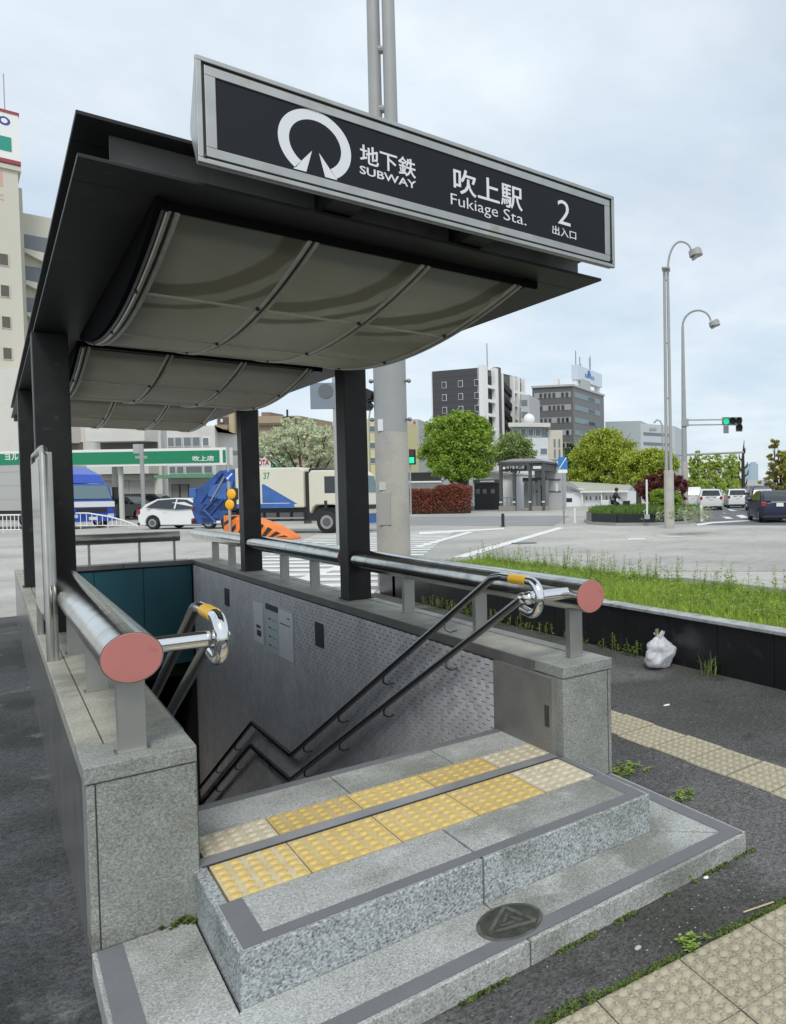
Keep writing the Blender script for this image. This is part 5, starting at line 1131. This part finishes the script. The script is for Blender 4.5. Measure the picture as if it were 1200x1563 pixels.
# ------------------------------------------------------------------ station shelter with lift, and the long shed
D = 70.; k = wpx(D); Zp = lambda py: zof(770,py,D); X = lambda px: (px-770)*k; p = gp(763,779)
D = dep(p); k = wpx(D); t = thing('station_shelter','grey and white second station entrance with a sloped roof','building',(p.x,p.y,0),RGT+R(-6))
MB().prism_xz([(X(713),0),(X(790),0),(X(790),Zp(726)),(X(713),Zp(716))],1.2,9).build('wall',stationw,t); MB().prism_xz([(X(712),Zp(717.5)),(X(790),Zp(727)),(X(790),Zp(724)),(X(712),Zp(714))],.9,9.3).build('roof',M('shelter_roof',(.28,.28,.28),.6),t)
ub('opening',plastic,t,X(722),X(762),1.12,1.22,.05,Zp(737)); ub('lintel_sign',station_d,t,X(721),X(763),1.05,1.25,Zp(737),Zp(731)); ub('sign_lettering',paper,t,X(732),X(755),1.03,1.06,Zp(735),Zp(733))
for a in (725,736,749): ub('window',greyglass,t,X(a),X(a+6),1.10,1.13,Zp(753),Zp(746))
ub('skirting',M('concrete_skirt',(.28,.27,.25),.8),t,X(713),X(722),1.1,1.3,0,.4)
p = gp(784,779)
t = thing('lift_shelter','grey glazed lift shelter with black sign bands beside the station entrance','building',(p.x,p.y,0),RGT+R(-6))
ub('tower',M('lift_tower_grey',(.46,.47,.48),.6,var=(.4,.05)),t,X(795),X(836),1.5,3.2,0,Zp(703)); ub('tower_band',M('lift_band',(.22,.22,.225),.6),t,X(794),X(837),1.4,3.3,Zp(712),Zp(702)); ub('tower_joint',greyw,t,X(795),X(836),1.45,1.55,Zp(752),Zp(750)); ub('tower_joint',greyw,t,X(795),X(836),1.45,1.55,Zp(734),Zp(732))
ub('roof',station_d,t,X(764),X(832),-2.4,1.5,Zp(710),Zp(707)); MB().prism_xz([(X(764),Zp(707)),(X(832),Zp(707)),(X(822),Zp(703)),(X(785),Zp(703))],-2.3,1.5).build('roof_cap',M('roof_cap',(.36,.36,.36),.5),t)
ub('sign_band',station_d,t,X(765),X(810),-2.35,-2.1,Zp(721),Zp(710.5)); ub('sign_face',sign_black,t,X(769),X(806),-2.4,-2.36,Zp(719.5),Zp(713)); text('sign_lettering','地下鉄 吹上駅',sign_white,t,X(776),-2.42,Zp(718),w=X(803)-X(776),h=.28); Tb([(X(772.5),-2.42,Zp(716.3)),(X(772.5),-2.41,Zp(716.3))],2.2*k,n=14).build('sign_emblem',sign_white,t)
ub('sign_band',station_d,t,X(812),X(830),-2.2,1.4,Zp(721),Zp(711)); ub('sign_face',sign_white,t,X(815),X(827),-2.25,-2.2,Zp(718),Zp(714))
for a in (764,784,808,828): ub('post',station_d,t,X(a),X(a+3.5),-2.3,-2.0,0,Zp(710)); ub('post_mark',white_m,t,X(a)-.02,X(a+3.5)+.02,-2.33,-2.29,Zp(767),Zp(765))
ub('glass_wall',M('glass_pale',(.26,.28,.28),.1,spec=.8),t,X(790),X(808),-.6,-.5,.2,Zp(735)); ub('door_frame',station_d,t,X(788),X(826),-.5,-.3,Zp(736),Zp(730)); ub('lift_door',M('lift_door_m',(.40,.40,.38),.4,.5),t,X(797),X(803),-.66,-.6,.1,Zp(738)); ub('dark_door',plastic,t,X(817),X(821),-.66,-.6,.3,Zp(742)); ub('back_panel',M('glass_pale2',(.20,.22,.22),.1,spec=.8),t,X(812),X(828),-.6,-.5,.2,Zp(734))
ub('low_wall',M('concrete_skirt',(.28,.27,.25),.8),t,X(764),X(788),-2.5,-2.2,0,.45); ub('low_wall',M('concrete_skirt',(.28,.27,.25),.8),t,X(806),X(836),-2.2,-1.9,0,.4)
for a in (769,775,781): ub('ramp_rail',steel_post,t,X(a),X(a)+.06,-2.38,-2.32,.4,1.15)
ub('ramp_rail',steel_post,t,X(766),X(788),-2.38,-2.32,1.12,1.18); ub('poster',paper,t,X(828),X(832),1.43,1.48,Zp(751),Zp(739)); ub('wall_letter',white_m,t,X(831),X(833),1.36,1.39,Zp(709),Zp(705))
p = gp(895,773); D = dep(p); k = wpx(D); Zp = lambda py: zof(895,py,D); X = lambda px: (px-895)*k
t = thing('bicycle_shed','long low white shed with a pale green sloping roof','shed',(p.x,p.y,0),RGT+R(-6))
ub('gable_wall',stationw,t,X(845),X(888),0,5,0,Zp(745)); MB().prism_xz([(X(844),Zp(745)),(X(888),Zp(751)),(X(888),Zp(748)),(X(844),Zp(733))],-.2,5).build('roof_end',M('shed_roof_edge',(.28,.28,.27),.6),t)
ub('front_wall',stationw,t,X(888),X(958),.3,5,0,Zp(750)); MB().add([(X(844),.2,Zp(738)),(X(888),-.5,Zp(750)),(X(962),-.5,Zp(750)),(X(948),6,Zp(740.5)),(X(846),6,Zp(733))],[(0,1,2,3,4)]).build('roof',roofg,t); ub('eave',stationw,t,X(888),X(962),-.5,-.4,Zp(752),Zp(749.5))
ub('gable_window',plastic,t,X(861),X(873),-.03,.02,Zp(766),Zp(760))
for a in (889,919,943): ub('post',white_m,t,X(a),X(a+2),-.3,.2,0,Zp(750))
for a in (893,899,908,914,924,930,938): win(t,greyglass,X(a),X(a+4),.28,Zp(764),Zp(757),white_m)
ub('name_board',paper,thing('name_board','low white name board on a dark base at the hedge end','sign',(gp(704,779).x,gp(704,779).y,0),RGT),-.6,.6,-.1,.1,.25,.75); ub('base',plastic,bpy.data.objects['name_board'],-.62,.62,-.12,.12,0,.24)

# ------------------------------------------------------------------ street furniture on the far side
def bollard(label, px, py, ytop, r, m, cap=None):
    p = gp(px,py); d = dep(p); t = thing('bollard',label,'bollard',(p.x,p.y,0)); h = zof(px,ytop,d); Tb([(0,0,0),(0,0,h)],r,n=12).build('post',m,t,smooth=True); MB().ball((0,0,h),r,12,8,(1,1,.6)).build('cap',cap or m,t,smooth='all'); ub('base_plate',m,t,-r*1.4,r*1.4,-r*1.4,r*1.4,0,.02)
p = gp(800,829); t = thing('road_cover','dark iron cover set in the pale road surface','manhole',(p.x,p.y,.002),RGT); Tb([(0,0,-.004),(0,0,.006)],.33,n=24).build('cover',iron,t); Tb([(0,0,-.004),(0,0,.004)],.38,n=24).build('rim',M('iron_dark',(.035,.037,.032),.5,.5,var=(25,.4)),t)
bollard('black bollard standing on the grey road before the lift shelter',768,804,785,.07,plastic)
bollard('white bollard beside the blue parking sign',878,798,777,.06,white_m); bollard('white bollard at the road corner of the island planter',1071,796,772,.08,white_m)
p = gp(861,800); d = dep(p); t = thing('parking_sign','blue square traffic sign with a white slash on a thin pole','sign',(p.x,p.y,0),RGT); k = wpx(d); Zp = lambda py: zof(861,py,d)
Tb([(0,0,0),(0,0,Zp(697))],.04,n=8).build('pole',steel_dull,t,smooth=True); ub('sign_plate',M('sign_blue2',(.03,.19,.50),.4),t,-7*k,7*k,-.06,-.04,Zp(716),Zp(698)); ub('lower_plate',paper,t,-7*k,7*k,-.06,-.045,Zp(722),Zp(717)); b = MB().prism_xz([(-6*k,Zp(715.5)),(-4.6*k,Zp(715.5)),(6.5*k,Zp(699)),(5.2*k,Zp(698.5))],-.067,-.061); b.build('white_slash',white_m,t)
# ------------------------------------------------------------------ island planter
I0 = [(892,797),(900,800.5),(940,802.5),(1000,802),(1050,799.5),(1078,794),(1072,789),(1030,786),(960,786),(905,790)]
P = [gp(a,b_) for a,b_ in I0]; cI = sum(P,Vector())/len(P)
isl = thing('island_planter','rounded island planter with a low black stone wall and grass','planter',(cI.x,cI.y,0),world=True)
def scale(P, s): return [cI+(q-cI)*s for q in P]
cw = MB().prism([(q.x,q.y) for q in scale(P,1.0)],-.02,.12); cw.build('kerb',M('kerb_stone',(.30,.30,.29),.8),isl); 
n = len(P); W1, W2_ = scale(P,.965), scale(P,.93)
for i in range(n):
    a, b_ = W1[i], W1[(i+1)%n]; c, d_ = W2_[i], W2_[(i+1)%n]; m_ = max(1,int((a-b_).length/1.2))
    for j in range(m_):
        u0, u1 = j/m_+.01, (j+1)/m_-.01; q = [a.lerp(b_,u0),a.lerp(b_,u1),c.lerp(d_,u1),c.lerp(d_,u0)]
        MB().prism([(v_.x,v_.y) for v_ in q],.1,.52).build('black_panel',black_stone,isl)
MB().prism([(q.x,q.y) for q in W2_],.05,.44).build('soil',soil,isl)
xs, ys = [q.x for q in W2_], [q.y for q in W2_]; pts_ = []
def inside(x,y,P):
    c = False; j = len(P)-1
    for i in range(len(P)):
        if (P[i].y > y) != (P[j].y > y) and x < (P[j].x-P[i].x)*(y-P[i].y)/(P[j].y-P[i].y)+P[i].x: c = not c
        j = i
    return c
while len(pts_) < 9000:
    x, y_ = random.uniform(min(xs),max(xs)), random.uniform(min(ys),max(ys))
    if inside(x,y_,W2_): pts_.append((x,y_))
xy = np.array(pts_); v, f = blades(xy,.44,NR.uniform(.15,.45,len(xy)),NR.uniform(.015,.03,len(xy)),.9); stuff_mesh('island_grass',v,f,grass_d,'rough green grass growing on the island planter','grass')
S = [(q.x+random.gauss(0,.5),q.y+random.gauss(0,.5),.44,random.uniform(.3,.6),10) for q in [gp(1050,796,.45)]*70]
leafy(S,'island_flowers','pale flowering plants around the island lamp post',M('pale_flower',(.45,.50,.30),.6,island=.3,trans=.3),'flowers',lw=.05,ll=.16)
def lamp(label, px, py, twin, ybase, ytop, arm, head, zb, wdt, hr=9):
    p = gp(px,py,zb); d = dep(p); k = wpx(d); t = thing('lamp_post',label,'lamp post',(p.x,p.y,0),RGT); Zp = lambda yy: zof(px,yy,d)
    Tb([(0,0,0),(0,0,Zp(ybase))],[wdt*k*.5*1.05,wdt*k*.5],n=18).build('base_column',pole_b,t,smooth=True)
    if twin:
        for s in (-1,1): Tb([(s*3.4*k,0,Zp(ybase)),(s*2.6*k,0,Zp(ytop))],[2.6*k,2.1*k],n=12).build('twin_tube',pole_m,t,smooth=True)
        for yy in (430,525,608): Tb([(-3*k,0,Zp(yy)),(3*k,0,Zp(yy))],1.6*k,n=8).build('tie',pole_m,t)
        ub('top_plate',pole_m,t,-6*k,6*k,-.25,.25,Zp(ytop),Zp(ytop-2)); x0 = 3*k
    else: Tb([(0,0,Zp(ybase)),(0,0,Zp(ytop))],[wdt*k*.45,2.1*k],n=14).build('shaft',pole_m,t,smooth=True); x0 = 0
    zt_ = Zp(ytop); pk = Zp(ytop-arm_h[px]); ax = (arm-px)*k-hr*k*.75; zh = Zp(head)
    A = [(x0,0,zt_)]; xm = x0+(ax-x0)*.56
    for i in range(1,9): a = math.pi/2*i/8; A.append((xm-(xm-x0)*math.cos(a),0,zt_+(pk-zt_)*math.sin(a)))
    for i in range(1,7): a = math.pi/2*i/6*.93; A.append((xm+(ax-xm)*math.sin(a),0,(zh+hr*k*.4)+(pk-zh-hr*k*.4)*math.cos(a)))
    Tb(A,1.6*k,n=8).build('arm',pole_m,t,smooth=True); hx = (arm-px)*k; hh = hr*k*.62
    Tb([(hx-.4*hh,0,zh+hh*.9),(hx-.3*hh,0,zh+hh*.75),(hx,0,zh-hh*.55)],[hr*k*.7,hr*k*.95,hr*k],n=20).build('lamp_head',pole_m,t,smooth=True); Tb([(hx,0,zh-hh*.55),(hx+.02,0,zh-hh*.68)],hr*k*.88,n=20).build('lamp_lens',M('lamp_lens_m',(.22,.19,.19),.3),t)
    return t, d, k
arm_h = {1022:42,1046:24,1020:14}
lamp('tall twin tube lamp post standing in the island planter',1022,789,True,718,415,1068,391,.45,15,10.5)
t, d, k = lamp('slimmer lamp post carrying the signal arm behind the island',1046,781,False,705,500,1095,497,.0,10,8.5)
sgn = thing('signal_arm','green traffic signal on a double arm fixed to the slimmer lamp post','traffic light',tuple(t.location),RGT); Zp = lambda yy: zof(1046,yy,d); X = lambda px: (px-1046)*k
ub('clamp',pole_m,sgn,-4*k,7*k,-.25,.25,Zp(651),Zp(640))
for yy in (641.5,649): Tb([(0,0,Zp(yy)),(X(1106),0,Zp(yy))],.05,n=8).build('arm_tube',pole_m,sgn)
sgr = M('signal_housing',(.20,.21,.21),.5)
ub('housing',sgr,sgn,X(1104),X(1134),.0,.3,Zp(650),Zp(638)); ub('lower_housing',sgr,sgn,X(1125),X(1135),.0,.3,Zp(659.5),Zp(650)); ub('control_box',sgr,sgn,X(1106),X(1114),.0,.25,Zp(662),Zp(651))
for px,py,m_ in ((1110.5,644,signal_g),(1120,644,plastic),(1130,644,plastic),(1130,654.5,plastic)):
    Tb([(X(px),-.03,Zp(py)),(X(px),.02,Zp(py))],4.6*k,n=18).build('signal_lens',m_,sgn); b = MB(); n = 14; A = [R(-20+220*i/n) for i in range(n+1)]
    for a in A: b.v += [(X(px)+5.1*k*math.cos(a),-.35,Zp(py)+5.1*k*math.sin(a)),(X(px)+5.1*k*math.cos(a),.02,Zp(py)+5.1*k*math.sin(a))]
    b.f = [(2*i,2*i+1,2*i+3,2*i+2) for i in range(n)]; b.build('hood',plastic,sgn)
# far road gantry, small lamps, post, pedestrian signal
p = at(1058,775,80); t = thing('gantry','thin overhead gantry arm across the far road','gantry',(p.x,p.y,0),RGT); k = wpx(80.); Zp = lambda yy: zof(1090,yy,80.)
Tb([(-22*k,0,Zp(694)),(78*k,0,Zp(691))],.12,n=8).build('arm',pole_m,t); Tb([(-22*k,0,0),(-22*k,0,Zp(692))],.15,n=8).build('mast',pole_m,t)
for a in (5,21,61): ub('sensor',pole_m,t,(a)*k,(a+3)*k,-.2,.2,Zp(696.5),Zp(693))
p = at(1013,775,90); t = thing('curved_lamp','thin curved street lamp before the pale building','lamp post',(p.x,p.y,0),RGT); k = wpx(90.); Zp = lambda yy: zof(1013,yy,90.)
Tb([(0,0,0),(0,0,Zp(650)),(-3*k,0,Zp(643)),(-8*k,0,Zp(641)),(-13*k,0,Zp(646))],.10,n=8).build('shaft',pole_m,t,smooth=True); Bx(-20*k,-9*k,-.25,.25,Zp(658),Zp(653)).build('lamp_head',pole_m,t,bevel=.05)
p = gp(988,787,.45); d = dep(p); t = thing('marker_post','thin white marker post on the island planter','post',(p.x,p.y,0)); Tb([(0,0,.3),(0,0,zof(988,732,d))],.045,n=10).build('shaft',white_m,t,smooth=True); ub('base',lightg,t,-.08,.08,-.08,.08,.3,.5)
p = at(632,780,55); t = thing('pedestrian_signal','pedestrian signal showing green beside the thick lamp post','traffic light',(p.x,p.y,0),RGT); k = wpx(55.); Zp = lambda yy: zof(632,yy,55.)
Tb([(-.3,.2,0),(-.3,.2,Zp(684))],.06,n=8).build('pole',pole_m,t); ub('housing',plastic,t,-5*k,3.6*k,-.1,.15,Zp(709),Zp(686)); ub('green_lens',signal_g,t,-4*k,2.8*k,-.14,-.1,Zp(707),Zp(698)); ub('red_lens',M('dark_red_lens',(.06,.03,.03),.4),t,-4*k,2.8*k,-.14,-.1,Zp(696),Zp(688))
p = at(567,790,48); t = thing('curved_lamp','thin dark street lamp before the yellow building','lamp post',(p.x,p.y,0),RGT); k = wpx(48.); Zp = lambda yy: zof(567,yy,48.)
Tb([(0,0,0),(0,0,Zp(640)),(2*k,0,Zp(628)),(8*k,0,Zp(620))],.05,n=8).build('shaft',steel_dull,t,smooth=True); Bx(6*k,16*k,-.1,.1,Zp(622),Zp(618)).build('lamp_head',steel_dull,t,bevel=.03)
# sign back seen between the columns
p = at(497,800,22.); t = thing('traffic_sign','grey back of a rounded traffic sign between the canopy columns','sign',(p.x,p.y,0),RGT); k = wpx(22.); Zp = lambda yy: zof(497,yy,22.)
Bx(-18*k,19*k,-.01,.02,Zp(625),Zp(585)).build('sign_back',M('sign_back_grey',(.22,.26,.30),.5,.3),t,bevel=.06); Tb([(17*k,.06,0),(17*k,.06,Zp(575))],.05,n=8).build('pole',pole_m,t); Tb([(6*k,-.03,Zp(598)),(6*k,.0,Zp(598))],.22,n=16).build('clamp_disc',M('sign_back_dark',(.12,.13,.14),.5),t)

# ------------------------------------------------------------------ cyclist
p = gp(940,790,0); d = dep(p); hd = RGT
cy = thing('bicycle','upright bicycle with a white rear box beyond the island planter','bicycle',(p.x,p.y,0),hd)
for x in (-.52,.55):
    a = [(x+.33*math.cos(2*math.pi*i/20),0,.34+.33*math.sin(2*math.pi*i/20)) for i in range(21)]; w_ = Tb(a,.018,n=6,caps=False).build('wheel',tyre,cy)
    b = MB()
    for i in range(8): b.tube([(x,0,.34),(x+.32*math.cos(i*.785),0,.34+.32*math.sin(i*.785))],.004,n=4)
    b.build('spokes',steel_dull,w_)
Tb([(-.52,0,.34),(-.05,0,.30),(.42,0,.82),(.55,0,.34)],.018,n=6).build('frame',plastic,cy); Tb([(-.05,0,.30),(-.15,0,.85)],.018,n=6).build('seat_tube',plastic,cy); Tb([(-.52,0,.34),(-.15,0,.75)],.012,n=6).build('seat_stay',plastic,cy)
Bx(-.27,-.02,-.08,.08,.85,.91).build('saddle',plastic,cy,bevel=.03); Tb([(.42,0,.82),(.38,0,1.02),(.38,-.26,1.05),(.28,-.28,1.04)],.013,n=6).build('handlebar',steel_dull,cy); Tb([(.38,0,1.02),(.38,.26,1.05),(.28,.28,1.04)],.013,n=6).build('handlebar',steel_dull,cy)
Bx(-.78,-.36,-.2,.2,.72,1.02).build('rear_box',white_m,cy,bevel=.03); MB().prism_xz([(.48,.70),(.80,.70),(.86,.98),(.45,.98)],-.17,.17).build('front_basket',plastic,cy)
def skin_body(name, verts, edges, radii, m, parent, root=0):
    me = bpy.data.meshes.new(name); me.from_pydata(verts,edges,[]); o = link(name,me,m,parent)
    o.modifiers.new('skin','SKIN'); o.modifiers.new('sub','SUBSURF').levels = 2; o.modifiers['sub'].render_levels = 2
    for i, r in enumerate(radii): me.skin_vertices[0].data[i].radius = (r,r)
    me.skin_vertices[0].data[root].use_root = True; return o
pe = thing('person','person in dark navy clothes and mask riding the bicycle','person',(p.x,p.y,0),hd)
skinm = M('skin',(.45,.30,.22),.6); navyc = M('navy_cloth',(.018,.022,.045),.85); trous = M('dark_trousers',(.02,.02,.023),.85); hair = M('dark_hair',(.015,.012,.01),.6)
V = [(-.14,0,.96),(-.08,0,1.15),(.02,0,1.36),(.05,0,1.46),(.07,0,1.53),(.09,0,1.63),
     (.03,.17,1.40),(.16,.24,1.20),(.34,.24,1.08),(.03,-.17,1.40),(.16,-.24,1.20),(.34,-.24,1.08),
     (-.13,.10,.93),(.22,.11,.80),(.05,.11,.42),(.14,.11,.36),(-.13,-.10,.93),(.20,-.11,.62),(-.10,-.11,.24),(.0,-.11,.17)]
E_ = [(0,1),(1,2),(2,3),(3,4),(4,5),(2,6),(6,7),(7,8),(2,9),(9,10),(10,11),(0,12),(12,13),(13,14),(14,15),(0,16),(16,17),(17,18),(18,19)]
Rr = [.13,.14,.15,.07,.065,.105,.075,.052,.036,.075,.052,.036,.10,.075,.05,.045,.10,.075,.05,.045]
skin_body('body',V,E_,Rr,skinm,pe)
skin_body('jacket',[V[i] for i in (0,1,2,3,6,7,9,10)]+[(.31,.24,1.10),(.31,-.24,1.10)],[(0,1),(1,2),(2,3),(2,4),(4,5),(5,8),(2,6),(6,7),(7,9)],[.155,.165,.172,.085,.092,.068,.092,.068,.05,.05],navyc,pe)
skin_body('trousers',[V[i] for i in (0,12,13,14,16,17,18)],[(0,1),(1,2),(2,3),(0,4),(4,5),(5,6)],[.148,.118,.09,.066,.118,.09,.066],trous,pe)
for s,z,x in ((1,.34,.1),(-1,.15,-.05)): MB().ball((x,.11*s,z),.11,10,6,(1.2,.45,.45)).build('shoe',plastic,pe,smooth='all')
MB().ball((.075,0,1.655),.118,14,10,(1.02,.92,1.0)).build('hair',hair,pe,smooth='all'); MB().ball((.155,0,1.60),.062,12,8,(.9,1.1,.8)).build('face_mask',white_m,pe,smooth='all')
for s in (1,-1):
    for j in range(4): Tb([(.34,.24*s,1.085),(.385,(.225+.018*j)*s,1.075),(.39,(.225+.018*j)*s,1.04)],.011,n=6).build('finger',skinm,pe)
    Tb([(.33,.24*s,1.08),(.36,.215*s,1.05),(.385,.215*s,1.035)],.012,n=6).build('thumb',skinm,pe)
